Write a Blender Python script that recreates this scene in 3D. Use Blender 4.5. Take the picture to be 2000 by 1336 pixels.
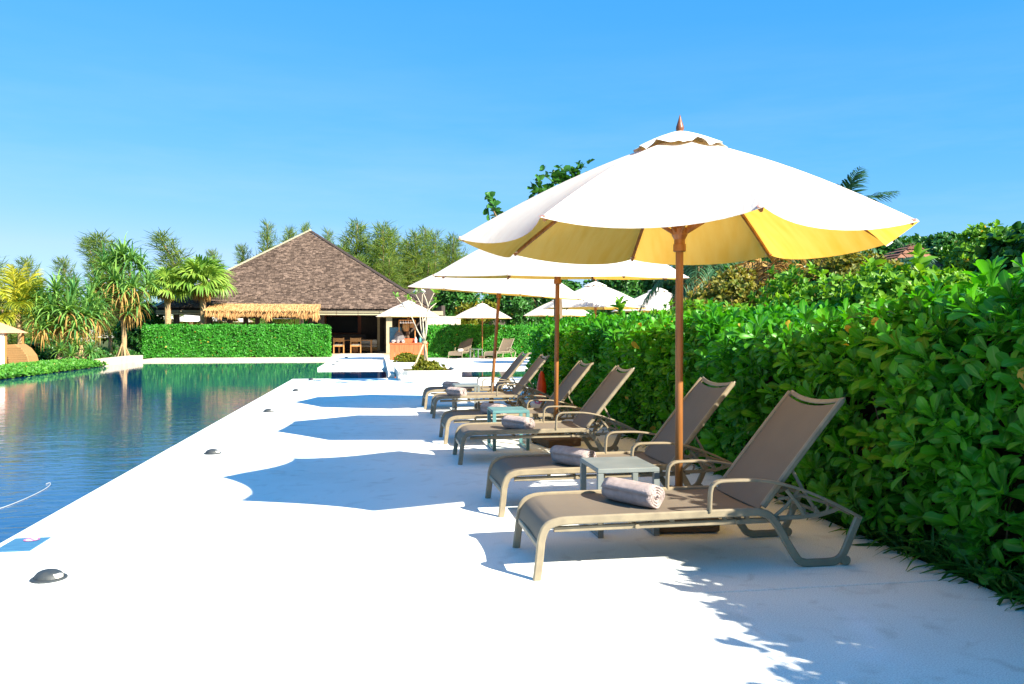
import bpy, math, random
import numpy as np
from mathutils import Vector, Matrix

# ------------------------------------------------------------------ camera, sky, sun
scene = bpy.context.scene
for o in list(bpy.data.objects):
    bpy.data.objects.remove(o)
COL = scene.collection
F_PX, CAM_H = 1600.0, 1.3
YAW = math.atan(259 / F_PX)
PITCH = math.atan(23 / F_PX)
cam_data = bpy.data.cameras.new('camera')
cam_data.sensor_width = 36
cam_data.lens = 36 * F_PX / 2000
cam_data.clip_start = 0.05
cam_data.clip_end = 2000
cam = bpy.data.objects.new('camera', cam_data)
cam.location = (0, 0, CAM_H)
cam.rotation_euler = (math.pi / 2 - PITCH, 0, -YAW)
COL.objects.link(cam)
scene.camera = cam

SUN_ELEV = math.radians(33.0)
SUN_TRAVEL = Vector((-0.645, 0.764, 0)).normalized() * math.cos(SUN_ELEV)
SUN_TRAVEL.z = -math.sin(SUN_ELEV)
sun_data = bpy.data.lights.new('sun', 'SUN')
sun_data.energy = 5.0
sun_data.angle = math.radians(0.5)
sun_data.color = (1.0, 0.93, 0.80)
sun = bpy.data.objects.new('sun', sun_data)
sun.rotation_euler = SUN_TRAVEL.to_track_quat('-Z', 'Y').to_euler()
sun.location = (10, -10, 20)
COL.objects.link(sun)

world = bpy.data.worlds.new('World')
scene.world = world
world.use_nodes = True
wn = world.node_tree
wn.nodes.clear()
w_out = wn.nodes.new('ShaderNodeOutputWorld')
w_bg = wn.nodes.new('ShaderNodeBackground')
w_bg.inputs['Strength'].default_value = 0.092
sky = wn.nodes.new('ShaderNodeTexSky')
sky.sky_type = 'NISHITA'
sky.sun_disc = False
sky.sun_elevation = SUN_ELEV
sky.sun_rotation = math.atan2(-SUN_TRAVEL.x, -SUN_TRAVEL.y)
sky.air_density = 0.6
sky.dust_density = 0.0
sky.ozone_density = 6.0
# film response of the photograph's sky: deeper, more even blue (one smooth curve for the whole dome)
w_sep = wn.nodes.new('ShaderNodeSeparateColor')
w_com = wn.nodes.new('ShaderNodeCombineColor')
wn.links.new(sky.outputs[0], w_sep.inputs[0])
w_ch = []
for ch, (ex, k) in enumerate(((1.26, 0.58), (0.46, 1.53), (0.21, 3.12))):
    p = wn.nodes.new('ShaderNodeMath'); p.operation = 'POWER'; p.inputs[1].default_value = ex
    q = wn.nodes.new('ShaderNodeMath'); q.operation = 'MULTIPLY'; q.inputs[1].default_value = k
    wn.links.new(w_sep.outputs[ch], p.inputs[0]); wn.links.new(p.outputs[0], q.inputs[0]); w_ch.append(q)
w_lim = wn.nodes.new('ShaderNodeMath'); w_lim.operation = 'MULTIPLY'; w_lim.inputs[1].default_value = 0.62
w_min = wn.nodes.new('ShaderNodeMath'); w_min.operation = 'MINIMUM'
wn.links.new(w_ch[1].outputs[0], w_lim.inputs[0])
wn.links.new(w_ch[0].outputs[0], w_min.inputs[0]); wn.links.new(w_lim.outputs[0], w_min.inputs[1])
wn.links.new(w_min.outputs[0], w_com.inputs[0]); wn.links.new(w_ch[1].outputs[0], w_com.inputs[1]); wn.links.new(w_ch[2].outputs[0], w_com.inputs[2])
# faint high wisps
w_tc = wn.nodes.new('ShaderNodeTexCoord')
w_mp = wn.nodes.new('ShaderNodeMapping')
w_mp.inputs['Scale'].default_value = (1.0, 1.0, 7.0)
w_mp.inputs['Rotation'].default_value = (0.12, -0.10, 0.0)
w_nz = wn.nodes.new('ShaderNodeTexNoise')
w_nz.inputs['Scale'].default_value = 2.1
w_nz.inputs['Detail'].default_value = 6
w_nz.inputs['Roughness'].default_value = 0.6
w_rp = wn.nodes.new('ShaderNodeMapRange')
w_rp.inputs['From Min'].default_value = 0.44
w_rp.inputs['From Max'].default_value = 0.85
w_rp.inputs['To Min'].default_value = 0.0
w_rp.inputs['To Max'].default_value = 0.40
w_mix = wn.nodes.new('ShaderNodeMixRGB')
w_mix.inputs['Color2'].default_value = (2.6, 3.4, 4.6, 1)
wn.links.new(w_tc.outputs['Generated'], w_mp.inputs['Vector'])
wn.links.new(w_mp.outputs[0], w_nz.inputs['Vector'])
wn.links.new(w_nz.outputs[0], w_rp.inputs['Value'])
w_sz = wn.nodes.new('ShaderNodeSeparateXYZ')
wn.links.new(w_tc.outputs['Generated'], w_sz.inputs[0])
w_el = wn.nodes.new('ShaderNodeMapRange')           # wisps thin out with height
w_el.inputs['From Min'].default_value = 0.08; w_el.inputs['From Max'].default_value = 0.34
w_el.inputs['To Min'].default_value = 1.0; w_el.inputs['To Max'].default_value = 0.05
wn.links.new(w_sz.outputs['Z'], w_el.inputs['Value'])
w_ml = wn.nodes.new('ShaderNodeMath'); w_ml.operation = 'MULTIPLY'
wn.links.new(w_rp.outputs[0], w_ml.inputs[0]); wn.links.new(w_el.outputs[0], w_ml.inputs[1])
wn.links.new(w_ml.outputs[0], w_mix.inputs['Fac'])
wn.links.new(w_com.outputs[0], w_mix.inputs['Color1'])
wn.links.new(w_mix.outputs[0], w_bg.inputs['Color'])
wn.links.new(w_bg.outputs[0], w_out.inputs['Surface'])

vs = scene.view_settings
vs.view_transform = 'Standard'
vs.look = 'None'
vs.gamma = 1.0
vs.use_curve_mapping = False
vs.exposure = 1.52

rng = np.random.default_rng(7)
random.seed(7)

# ------------------------------------------------------------------ pixel helpers (photo 2000 x 1336)
FW = np.array([math.sin(YAW) * math.cos(PITCH), math.cos(YAW) * math.cos(PITCH), -math.sin(PITCH)])
RT = np.array([math.cos(YAW), -math.sin(YAW), 0.0])
UP = np.cross(RT, FW)
CAMP = np.array([0, 0, CAM_H])


def ray(px, py):
    return FW + RT * (px - 1000) / F_PX - UP * (py - 668) / F_PX


def on_z(px, py, z=0.0):
    d = ray(px, py)
    return CAMP + d * (z - CAM_H) / d[2]


def on_y(px, py, y):
    d = ray(px, py)
    return CAMP + d * y / d[1]


# ------------------------------------------------------------------ materials
def new_mat(name):
    m = bpy.data.materials.new(name)
    m.use_nodes = True
    nt = m.node_tree
    return m, nt, nt.nodes['Principled BSDF']


def surf(name, c1, c2=None, scale=8.0, rough=0.6, bump=0.0, bscale=None, detail=5, spec=0.5, metal=0.0,
         stretch=None, lo=0.35, hi=0.65):
    m, nt, b = new_mat(name)
    b.inputs['Roughness'].default_value = rough
    b.inputs['Specular IOR Level'].default_value = spec
    b.inputs['Metallic'].default_value = metal
    if c2 is None:
        c2 = tuple(v * 0.8 for v in c1)
    tc = nt.nodes.new('ShaderNodeTexCoord')
    src = tc.outputs['Object']
    if stretch:
        mp = nt.nodes.new('ShaderNodeMapping')
        mp.inputs['Scale'].default_value = stretch
        nt.links.new(src, mp.inputs['Vector'])
        src = mp.outputs[0]
    n = nt.nodes.new('ShaderNodeTexNoise')
    n.inputs['Scale'].default_value = scale
    n.inputs['Detail'].default_value = detail
    nt.links.new(src, n.inputs['Vector'])
    mr = nt.nodes.new('ShaderNodeMapRange')
    mr.inputs['From Min'].default_value = lo
    mr.inputs['From Max'].default_value = hi
    nt.links.new(n.outputs[0], mr.inputs['Value'])
    mx = nt.nodes.new('ShaderNodeMixRGB')
    mx.inputs['Color1'].default_value = (*c1, 1)
    mx.inputs['Color2'].default_value = (*c2, 1)
    nt.links.new(mr.outputs[0], mx.inputs['Fac'])
    nt.links.new(mx.outputs[0], b.inputs['Base Color'])
    if bump:
        n2 = nt.nodes.new('ShaderNodeTexNoise')
        n2.inputs['Scale'].default_value = bscale or scale * 4
        n2.inputs['Detail'].default_value = 4
        nt.links.new(src, n2.inputs['Vector'])
        bp = nt.nodes.new('ShaderNodeBump')
        bp.inputs['Strength'].default_value = bump
        bp.inputs['Distance'].default_value = 0.02
        nt.links.new(n2.outputs[0], bp.inputs['Height'])
        nt.links.new(bp.outputs[0], b.inputs['Normal'])
    return m


def leaf_mat(name, ca, cb, trans=0.35, tcol=None, rough=0.42, spec=0.4):
    """ca..cb picked by the per-leaf attribute 'var'; values over 0.97 are yellowed leaves"""
    m, nt, b = new_mat(name)
    at = nt.nodes.new('ShaderNodeAttribute')
    at.attribute_name = 'var'
    rp = nt.nodes.new('ShaderNodeValToRGB')
    e = rp.color_ramp.elements
    e[0].position = 0.0
    e[0].color = (*ca, 1)
    e[1].position = 0.955
    e[1].color = (*cb, 1)
    y = e.new(0.97)
    y.color = (0.55, 0.36, 0.05, 1)
    nt.links.new(at.outputs['Fac'], rp.inputs['Fac'])
    rb = nt.nodes.new('ShaderNodeAttribute'); rb.attribute_name = 'rib'          # pale midrib where the mesh marks one
    rr = nt.nodes.new('ShaderNodeMapRange'); rr.inputs['From Min'].default_value = .84; rr.inputs['From Max'].default_value = .97; rr.inputs['To Max'].default_value = .6
    nt.links.new(rb.outputs['Fac'], rr.inputs['Value'])
    rm = nt.nodes.new('ShaderNodeMixRGB'); rm.inputs['Color2'].default_value = (0.20, 0.42, 0.08, 1)
    nt.links.new(rr.outputs[0], rm.inputs['Fac']); nt.links.new(rp.outputs[0], rm.inputs['Color1'])
    nt.links.new(rm.outputs[0], b.inputs['Base Color'])
    b.inputs['Roughness'].default_value = rough
    b.inputs['Specular IOR Level'].default_value = spec
    tr = nt.nodes.new('ShaderNodeBsdfTranslucent')
    mul = nt.nodes.new('ShaderNodeMixRGB')
    mul.blend_type = 'MULTIPLY'
    mul.inputs['Fac'].default_value = 1.0
    mul.inputs['Color2'].default_value = (*(tcol or (1.5, 1.5, 0.5)), 1)
    nt.links.new(rp.outputs[0], mul.inputs['Color1'])
    nt.links.new(mul.outputs[0], tr.inputs['Color'])
    ms = nt.nodes.new('ShaderNodeMixShader')
    ms.inputs['Fac'].default_value = trans
    nt.links.new(b.outputs[0], ms.inputs[1])
    nt.links.new(tr.outputs[0], ms.inputs[2])
    out = nt.nodes['Material Output']
    nt.links.new(ms.outputs[0], out.inputs['Surface'])
    return m


M = {}


def make_materials():
    # deck: off-white terrazzo-like concrete with fine grain, faint stains
    m, nt, b = new_mat('deck_concrete')
    tc = nt.nodes.new('ShaderNodeTexCoord')
    n1 = nt.nodes.new('ShaderNodeTexNoise'); n1.inputs['Scale'].default_value = 0.9; n1.inputs['Detail'].default_value = 7
    n2 = nt.nodes.new('ShaderNodeTexNoise'); n2.inputs['Scale'].default_value = 160; n2.inputs['Detail'].default_value = 3
    n3 = nt.nodes.new('ShaderNodeTexNoise'); n3.inputs['Scale'].default_value = 6; n3.inputs['Detail'].default_value = 8
    n3.inputs['Distortion'].default_value = 0.6
    for n in (n1, n2, n3):
        nt.links.new(tc.outputs['Object'], n.inputs['Vector'])
    r1 = nt.nodes.new('ShaderNodeMapRange'); r1.inputs['From Min'].default_value = 0.45; r1.inputs['From Max'].default_value = 0.75
    nt.links.new(n1.outputs[0], r1.inputs['Value'])
    mx1 = nt.nodes.new('ShaderNodeMixRGB')
    mx1.inputs['Color1'].default_value = (0.87, 0.89, 0.83, 1); mx1.inputs['Color2'].default_value = (0.80, 0.80, 0.73, 1)
    nt.links.new(r1.outputs[0], mx1.inputs['Fac'])
    r3 = nt.nodes.new('ShaderNodeMapRange'); r3.inputs['From Min'].default_value = 0.56; r3.inputs['From Max'].default_value = 0.8
    r3.inputs['To Max'].default_value = 0.5
    nt.links.new(n3.outputs[0], r3.inputs['Value'])
    mx3 = nt.nodes.new('ShaderNodeMixRGB'); mx3.inputs['Color2'].default_value = (0.46, 0.42, 0.34, 1)
    nt.links.new(r3.outputs[0], mx3.inputs['Fac']); nt.links.new(mx1.outputs[0], mx3.inputs['Color1'])
    r2 = nt.nodes.new('ShaderNodeMapRange'); r2.inputs['From Min'].default_value = 0.3; r2.inputs['From Max'].default_value = 0.7
    r2.inputs['To Min'].default_value = 0.74; r2.inputs['To Max'].default_value = 1.15
    nt.links.new(n2.outputs[0], r2.inputs['Value'])
    mx2 = nt.nodes.new('ShaderNodeMixRGB'); mx2.blend_type = 'MULTIPLY'; mx2.inputs['Fac'].default_value = 1
    prev = mx3.outputs[0]
    # a rusty run-off stain at a slab joint and a pale patch near the hedge
    for cx, cy, rx, ry, rot, col, amt in ((-1.70, 11.44, .50, .16, .1, (0.46, 0.33, 0.16), .8), (-1.2, 11.50, .35, .10, 0, (0.50, 0.38, 0.22), .5), (2.10, 3.30, .10, .34, -.35, (0.95, 0.95, 0.92), .75), (1.95, 3.0, .16, .16, 0, (0.95, 0.95, 0.92), .6)):
        mp = nt.nodes.new('ShaderNodeMapping'); mp.vector_type = 'TEXTURE'
        mp.inputs['Location'].default_value = (cx, cy, 0); mp.inputs['Rotation'].default_value = (0, 0, rot); mp.inputs['Scale'].default_value = (rx, ry, 1)
        nt.links.new(tc.outputs['Object'], mp.inputs['Vector'])
        ln = nt.nodes.new('ShaderNodeVectorMath'); ln.operation = 'LENGTH'; nt.links.new(mp.outputs[0], ln.inputs[0])
        ad = nt.nodes.new('ShaderNodeMath'); ad.operation = 'ADD'; nt.links.new(ln.outputs['Value'], ad.inputs[0]); nt.links.new(n3.outputs[0], ad.inputs[1])
        mr = nt.nodes.new('ShaderNodeMapRange'); mr.inputs['From Min'].default_value = 1.5; mr.inputs['From Max'].default_value = .6; mr.inputs['To Max'].default_value = amt
        nt.links.new(ad.outputs[0], mr.inputs['Value'])
        mz = nt.nodes.new('ShaderNodeMixRGB'); mz.inputs['Color2'].default_value = (*col, 1)
        nt.links.new(mr.outputs[0], mz.inputs['Fac']); nt.links.new(prev, mz.inputs['Color1']); prev = mz.outputs[0]
    nt.links.new(prev, mx2.inputs['Color1']); nt.links.new(r2.outputs[0], mx2.inputs['Color2'])
    nt.links.new(mx2.outputs[0], b.inputs['Base Color'])
    b.inputs['Roughness'].default_value = 0.75
    b.inputs['Specular IOR Level'].default_value = 0.25
    bp = nt.nodes.new('ShaderNodeBump'); bp.inputs['Strength'].default_value = 0.12; bp.inputs['Distance'].default_value = 0.003
    nt.links.new(n2.outputs[0], bp.inputs['Height']); nt.links.new(bp.outputs[0], b.inputs['Normal'])
    M['deck'] = m

    # pool water over dark tiles
    m, nt, b = new_mat('pool_water')
    b.inputs['Base Color'].default_value = (0.0, 0.045, 0.14, 1)
    b.inputs['Roughness'].default_value = 0.015
    b.inputs['IOR'].default_value = 1.5
    b.inputs['Specular IOR Level'].default_value = 0.5
    tc = nt.nodes.new('ShaderNodeTexCoord')
    mp = nt.nodes.new('ShaderNodeMapping'); mp.inputs['Scale'].default_value = (0.55, 1.35, 1)
    mp.inputs['Rotation'].default_value = (0, 0, 0.16)
    nt.links.new(tc.outputs['Object'], mp.inputs['Vector'])
    na = nt.nodes.new('ShaderNodeTexNoise'); na.inputs['Scale'].default_value = 7.0; na.inputs['Detail'].default_value = 4
    na.inputs['Distortion'].default_value = 0.5
    nb = nt.nodes.new('ShaderNodeTexNoise'); nb.inputs['Scale'].default_value = 1.3; nb.inputs['Detail'].default_value = 2
    nt.links.new(mp.outputs[0], na.inputs['Vector']); nt.links.new(mp.outputs[0], nb.inputs['Vector'])
    add = nt.nodes.new('ShaderNodeMath'); add.operation = 'MULTIPLY_ADD'
    add.inputs[1].default_value = 1.4
    nt.links.new(nb.outputs[0], add.inputs[0]); nt.links.new(na.outputs[0], add.inputs[2])
    # calmer towards the far end of the pool, wind-ruffled in the near half
    sx = nt.nodes.new('ShaderNodeSeparateXYZ'); nt.links.new(tc.outputs['Object'], sx.inputs[0])
    rg = nt.nodes.new('ShaderNodeMapRange'); rg.inputs['From Min'].default_value = 6; rg.inputs['From Max'].default_value = 24
    rg.inputs['To Min'].default_value = 0.24; rg.inputs['To Max'].default_value = 0.03
    nt.links.new(sx.outputs['Y'], rg.inputs['Value'])
    bp = nt.nodes.new('ShaderNodeBump'); bp.inputs['Distance'].default_value = 0.025
    nt.links.new(rg.outputs[0], bp.inputs['Strength'])
    nt.links.new(add.outputs[0], bp.inputs['Height']); nt.links.new(bp.outputs[0], b.inputs['Normal'])
    M['water'] = m

    # umbrella canvas: off-white, lets warm light through; underside glow also painted in orange
    m, nt, b = new_mat('canopy_canvas')
    tc = nt.nodes.new('ShaderNodeTexCoord')
    n = nt.nodes.new('ShaderNodeTexNoise'); n.inputs['Scale'].default_value = 3.0; n.inputs['Detail'].default_value = 8
    mp = nt.nodes.new('ShaderNodeMapping'); mp.inputs['Scale'].default_value = (1.0, 4.0, 1.0)
    nt.links.new(tc.outputs['Object'], mp.inputs[0]); nt.links.new(mp.outputs[0], n.inputs['Vector'])
    mx = nt.nodes.new('ShaderNodeMixRGB')
    mx.inputs['Color1'].default_value = (0.90, 0.89, 0.84, 1); mx.inputs['Color2'].default_value = (0.85, 0.83, 0.76, 1)
    rr = nt.nodes.new('ShaderNodeMapRange'); rr.inputs['From Min'].default_value = 0.4; rr.inputs['From Max'].default_value = 0.7
    nt.links.new(n.outputs[0], rr.inputs['Value']); nt.links.new(rr.outputs[0], mx.inputs['Fac'])
    b.inputs['Roughness'].default_value = 0.9; b.inputs['Specular IOR Level'].default_value = 0.1
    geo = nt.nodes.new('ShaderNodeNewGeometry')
    mi = nt.nodes.new('ShaderNodeMixRGB'); mi.inputs['Color1'].default_value = (0.97, 0.58, 0.15, 1); mi.inputs['Color2'].default_value = (0.92, 0.50, 0.10, 1)  # back-face colour carries the painted glow of sun through the cloth
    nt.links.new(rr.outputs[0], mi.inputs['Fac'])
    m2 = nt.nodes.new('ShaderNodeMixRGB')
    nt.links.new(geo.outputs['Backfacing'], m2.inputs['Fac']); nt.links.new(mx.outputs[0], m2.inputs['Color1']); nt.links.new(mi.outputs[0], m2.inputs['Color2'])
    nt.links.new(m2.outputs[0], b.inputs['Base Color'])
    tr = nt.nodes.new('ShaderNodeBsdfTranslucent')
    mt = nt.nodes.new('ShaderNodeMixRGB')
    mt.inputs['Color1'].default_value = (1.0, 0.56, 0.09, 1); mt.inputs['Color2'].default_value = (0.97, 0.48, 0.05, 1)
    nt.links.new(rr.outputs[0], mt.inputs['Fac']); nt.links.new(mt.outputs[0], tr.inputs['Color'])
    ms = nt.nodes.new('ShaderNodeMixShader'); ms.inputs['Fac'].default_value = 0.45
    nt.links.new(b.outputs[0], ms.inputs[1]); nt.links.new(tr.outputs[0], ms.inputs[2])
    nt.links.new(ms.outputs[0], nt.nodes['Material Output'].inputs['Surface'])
    nw = nt.nodes.new('ShaderNodeTexNoise'); nw.inputs['Scale'].default_value = 9; nw.inputs['Detail'].default_value = 5
    nt.links.new(mp.outputs[0], nw.inputs['Vector'])
    bp = nt.nodes.new('ShaderNodeBump'); bp.inputs['Strength'].default_value = 0.3; bp.inputs['Distance'].default_value = 0.012
    nt.links.new(nw.outputs[0], bp.inputs['Height']); nt.links.new(bp.outputs[0], b.inputs['Normal'])
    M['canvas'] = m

    # sling mesh fabric: fine woven
    m, nt, b = new_mat('sling_mesh')
    tc = nt.nodes.new('ShaderNodeTexCoord')
    wv = nt.nodes.new('ShaderNodeTexWave'); wv.inputs['Scale'].default_value = 60; wv.bands_direction = 'Y'
    nt.links.new(tc.outputs['Object'], wv.inputs['Vector'])
    n = nt.nodes.new('ShaderNodeTexNoise'); n.inputs['Scale'].default_value = 5; n.inputs['Detail'].default_value = 6
    nt.links.new(tc.outputs['Object'], n.inputs['Vector'])
    mx = nt.nodes.new('ShaderNodeMixRGB')
    mx.inputs['Color1'].default_value = (0.165, 0.134, 0.10, 1); mx.inputs['Color2'].default_value = (0.215, 0.175, 0.13, 1)
    nt.links.new(n.outputs[0], mx.inputs['Fac'])
    m2 = nt.nodes.new('ShaderNodeMixRGB'); m2.blend_type = 'MULTIPLY'; m2.inputs['Fac'].default_value = 0.22
    nt.links.new(mx.outputs[0], m2.inputs['Color1']); nt.links.new(wv.outputs[0], m2.inputs['Color2'])
    nt.links.new(m2.outputs[0], b.inputs['Base Color'])
    b.inputs['Roughness'].default_value = 0.7; b.inputs['Specular IOR Level'].default_value = 0.3
    M['sling'] = m

    M['cap'] = surf('cap_canvas', (0.86, 0.83, 0.76), (0.78, 0.73, 0.62), 7, 0.9, 0.5, 14, spec=0.1)
    M['frame'] = surf('lounger_frame', (0.26, 0.215, 0.14), (0.20, 0.165, 0.11), 14, 0.42, 0.05, 90, spec=0.45)
    M['wood'] = surf('pole_wood', (0.33, 0.135, 0.035), (0.18, 0.065, 0.018), 5, 0.45, 0.1, 30, stretch=(6, 6, 0.5))
    M['finial'] = surf('finial_wood', (0.24, 0.085, 0.03), (0.15, 0.05, 0.02), 12, 0.4)
    M['base_wood'] = surf('base_wood', (0.13, 0.075, 0.035), (0.07, 0.04, 0.02), 4, 0.8, 0.3, 20, stretch=(1, 8, 8))
    M['towel'] = surf('towel_terry', (0.60, 0.50, 0.47), (0.50, 0.41, 0.385), 30, 0.95, 1.0, 170, spec=0.05)
    M['white_towel'] = surf('white_terry', (0.8, 0.78, 0.74), (0.7, 0.68, 0.64), 40, 0.95, 0.4, 200, spec=0.1)
    M['table'] = surf('table_metal', (0.19, 0.215, 0.21), (0.14, 0.165, 0.162), 6, 0.4, 0.04, 40, spec=0.5)
    M['table_teal'] = surf('table_teal_metal', (0.10, 0.235, 0.235), (0.075, 0.18, 0.185), 6, 0.4, 0.04, 40, spec=0.5)
    M['white_stone'] = surf('white_stone', (0.74, 0.70, 0.62), (0.64, 0.6, 0.52), 2, 0.8, 0.1, 60, spec=0.2)
    M['beige_stone'] = surf('beige_stone', (0.66, 0.57, 0.42), (0.55, 0.46, 0.33), 3, 0.8, 0.1, 60, spec=0.2)
    M['lamp_metal'] = surf('lamp_metal', (0.03, 0.04, 0.048), (0.05, 0.055, 0.055), 30, 0.55, 0.1, 80, spec=0.35)
    M['lamp_glass'] = surf('lamp_glass', (0.75, 0.72, 0.65), (0.6, 0.58, 0.5), 30, 0.15)
    M['tile_blue'] = surf('tile_blue', (0.030, 0.115, 0.21), (0.05, 0.17, 0.28), 10, 0.12, spec=0.7, stretch=(1, 6, 1))
    M['tile_pink'] = surf('tile_pink', (0.70, 0.16, 0.34), (0.6, 0.13, 0.3), 10, 0.3)
    M['tile_white'] = surf('tile_white', (0.75, 0.76, 0.8), (0.7, 0.7, 0.75), 10, 0.3)
    M['soil'] = surf('soil', (0.07, 0.05, 0.028), (0.04, 0.03, 0.018), 8, 0.95, 0.6, 40, spec=0.1)
    M['lawn'] = surf('garden_ground', (0.05, 0.09, 0.02), (0.09, 0.08, 0.03), 2, 0.95, 0.5, 30, spec=0.1)
    M['sand'] = surf('sand', (0.60, 0.48, 0.30), (0.5, 0.40, 0.25), 3, 0.95, 0.2, 60, spec=0.1)
    M['trunk'] = surf('tree_bark', (0.24, 0.16, 0.09), (0.13, 0.085, 0.05), 10, 0.9, 0.5, 40, stretch=(1, 1, .3))
    M['pale_trunk'] = surf('palm_bark', (0.46, 0.32, 0.16), (0.30, 0.19, 0.085), 9, 0.9, 0.6, 30, stretch=(1, 1, 4))
    M['frangi'] = surf('frangipani_bark', (0.56, 0.49, 0.36), (0.42, 0.36, 0.26), 14, 0.8, 0.2, 40)
    M['stake'] = surf('stake_wood', (0.50, 0.38, 0.22), (0.36, 0.26, 0.14), 10, 0.8, 0.2, 40, stretch=(1, 1, .3))
    M['twig'] = surf('hedge_twigs', (0.060, 0.045, 0.022), (0.03, 0.028, 0.012), 18, 0.95, 0.8, 30, spec=0.1)
    M['thatch'] = leaf_mat('thatch_straw', (0.44, 0.23, 0.085), (0.68, 0.42, 0.18), 0.12, (1, .9, .6), 0.85, 0.1)
    M['fascia'] = surf('fascia_board', (0.40, 0.35, 0.22), (0.32, 0.28, 0.17), 6, 0.6, stretch=(.5, 6, 6))
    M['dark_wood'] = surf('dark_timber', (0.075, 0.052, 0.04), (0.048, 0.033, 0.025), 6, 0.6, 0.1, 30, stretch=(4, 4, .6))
    M['beige_col'] = surf('plaster_column', (0.40, 0.32, 0.20), (0.33, 0.26, 0.16), 5, 0.8)
    M['red_wall'] = surf('red_brown_panel', (0.36, 0.105, 0.045), (0.26, 0.075, 0.034), 5, 0.55, stretch=(1, 1, .4))
    M['screen'] = surf('screen_glass', (0.006, 0.008, 0.011), (0.01, 0.012, 0.015), 4, 0.45, spec=0.2)
    M['teak'] = surf('teak', (0.46, 0.22, 0.065), (0.35, 0.155, 0.042), 6, 0.55, 0.1, 40, stretch=(5, 5, .6))
    M['cushion'] = surf('cushion_white', (0.72, 0.66, 0.56), (0.62, 0.56, 0.47), 15, 0.9, 0.1)
    M['kiosk'] = surf('kiosk_wood', (0.58, 0.125, 0.035), (0.43, 0.085, 0.024), 5, 0.5, 0.08, 30, stretch=(4, 4, .5))
    M['grey_cloth'] = surf('grey_cloth', (0.16, 0.15, 0.155), (0.10, 0.095, 0.10), 12, 0.9, 0.5, 20)
    M['rattan'] = surf('rattan', (0.40, 0.225, 0.075), (0.26, 0.135, 0.045), 40, 0.7, 0.6, 60, stretch=(1, 1, 3))
    M['salmon'] = surf('salmon_canvas', (0.74, 0.36, 0.20), (0.62, 0.28, 0.15), 4, 0.9)
    M['curtain'] = surf('white_curtain', (0.78, 0.72, 0.66), (0.68, 0.62, 0.56), 8, 0.9, 0.4, 6, stretch=(5, 5, .3))
    M['orange'] = surf('rescue_orange', (0.72, 0.085, 0.018), (0.58, 0.06, 0.014), 8, 0.45)
    M['pink'] = surf('pink_cord', (0.6, 0.12, 0.3), (0.5, 0.1, 0.25), 8, 0.6)
    M['roof_under'] = surf('roof_deck', (0.055, 0.035, 0.024), (0.04, 0.026, 0.018), 5, 0.8)
    M['tile_roof'] = leaf_mat('clay_shingles', (0.15, 0.065, 0.04), (0.30, 0.15, 0.09), 0.0, None, 0.8, 0.15)
    M['shingle'] = leaf_mat('timber_shingles', (0.045, 0.029, 0.021), (0.215, 0.150, 0.112), 0.0, None, 0.75, 0.25)
    M['hose'] = surf('hose_white', (0.42, 0.46, 0.48), (0.34, 0.38, 0.4), 8, 0.5)
    M['stone_grey'] = surf('pink_stone', (0.56, 0.36, 0.25), (0.46, 0.29, 0.2), 4, 0.85)
    M['teal'] = surf('teal_plastic', (0.03, 0.26, 0.28), (0.025, 0.2, 0.22), 4, 0.4)
    # foliage
    M['hedge'] = leaf_mat('hedge_leaf', (0.011, 0.140, 0.008), (0.095, 0.41, 0.018), 0.40, (1.5, 1.4, 0.25), 0.42, 0.35)
    M['far_hedge'] = leaf_mat('clipped_leaf', (0.020, 0.19, 0.020), (0.10, 0.40, 0.04), 0.30, (1.5, 1.4, 0.3), 0.4, 0.4)
    M['bush'] = leaf_mat('bush_leaf', (0.045, 0.19, 0.015), (0.24, 0.46, 0.035), 0.35, (1.5, 1.4, 0.35), 0.45, 0.35)
    M['dark_leaf'] = leaf_mat('tree_leaf', (0.014, 0.085, 0.016), (0.075, 0.23, 0.035), 0.25, (1.5, 1.4, 0.4), 0.4, 0.4)
    M['casu'] = leaf_mat('casuarina_needle', (0.05, 0.14, 0.05), (0.27, 0.34, 0.045), 0.40, (1.3, 1.3, 0.5), 0.6, 0.2)
    M['pand'] = leaf_mat('pandanus_leaf', (0.05, 0.18, 0.05), (0.24, 0.42, 0.08), 0.25, (1.4, 1.4, 0.5), 0.4, 0.4)
    M['dry'] = leaf_mat('dry_frond', (0.29, 0.165, 0.045), (0.50, 0.32, 0.10), 0.25, (1.2, 1.0, 0.5), 0.7, 0.15)
    M['coco'] = leaf_mat('coconut_leaf', (0.14, 0.26, 0.025), (0.58, 0.52, 0.04), 0.35, (1.3, 1.2, 0.4), 0.4, 0.4)
    M['fan'] = leaf_mat('fan_leaf', (0.08, 0.24, 0.03), (0.36, 0.48, 0.07), 0.30, (1.3, 1.3, 0.4), 0.45, 0.35)
    M['date'] = leaf_mat('date_leaf', (0.03, 0.10, 0.05), (0.08, 0.19, 0.08), 0.25, (1.3, 1.3, 0.6), 0.45, 0.35)
    M['cover'] = leaf_mat('ground_cover', (0.03, 0.19, 0.02), (0.17, 0.42, 0.05), 0.35, (1.4, 1.4, 0.4), 0.45, 0.35)
    M['olive'] = leaf_mat('olive_leaf', (0.06, 0.13, 0.015), (0.34, 0.26, 0.04), 0.30, (1.3, 1.2, 0.4), 0.5, 0.3)
    M['mound'] = leaf_mat('mound_leaf', (0.075, 0.115, 0.006), (0.23, 0.22, 0.012), 0.30, (1.2, 1.2, 0.4), 0.5, 0.3)
    M['grass'] = leaf_mat('grass_blade', (0.015, 0.085, 0.012), (0.05, 0.19, 0.025), 0.3, (1.4, 1.4, 0.4), 0.45, 0.3)


make_materials()


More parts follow.
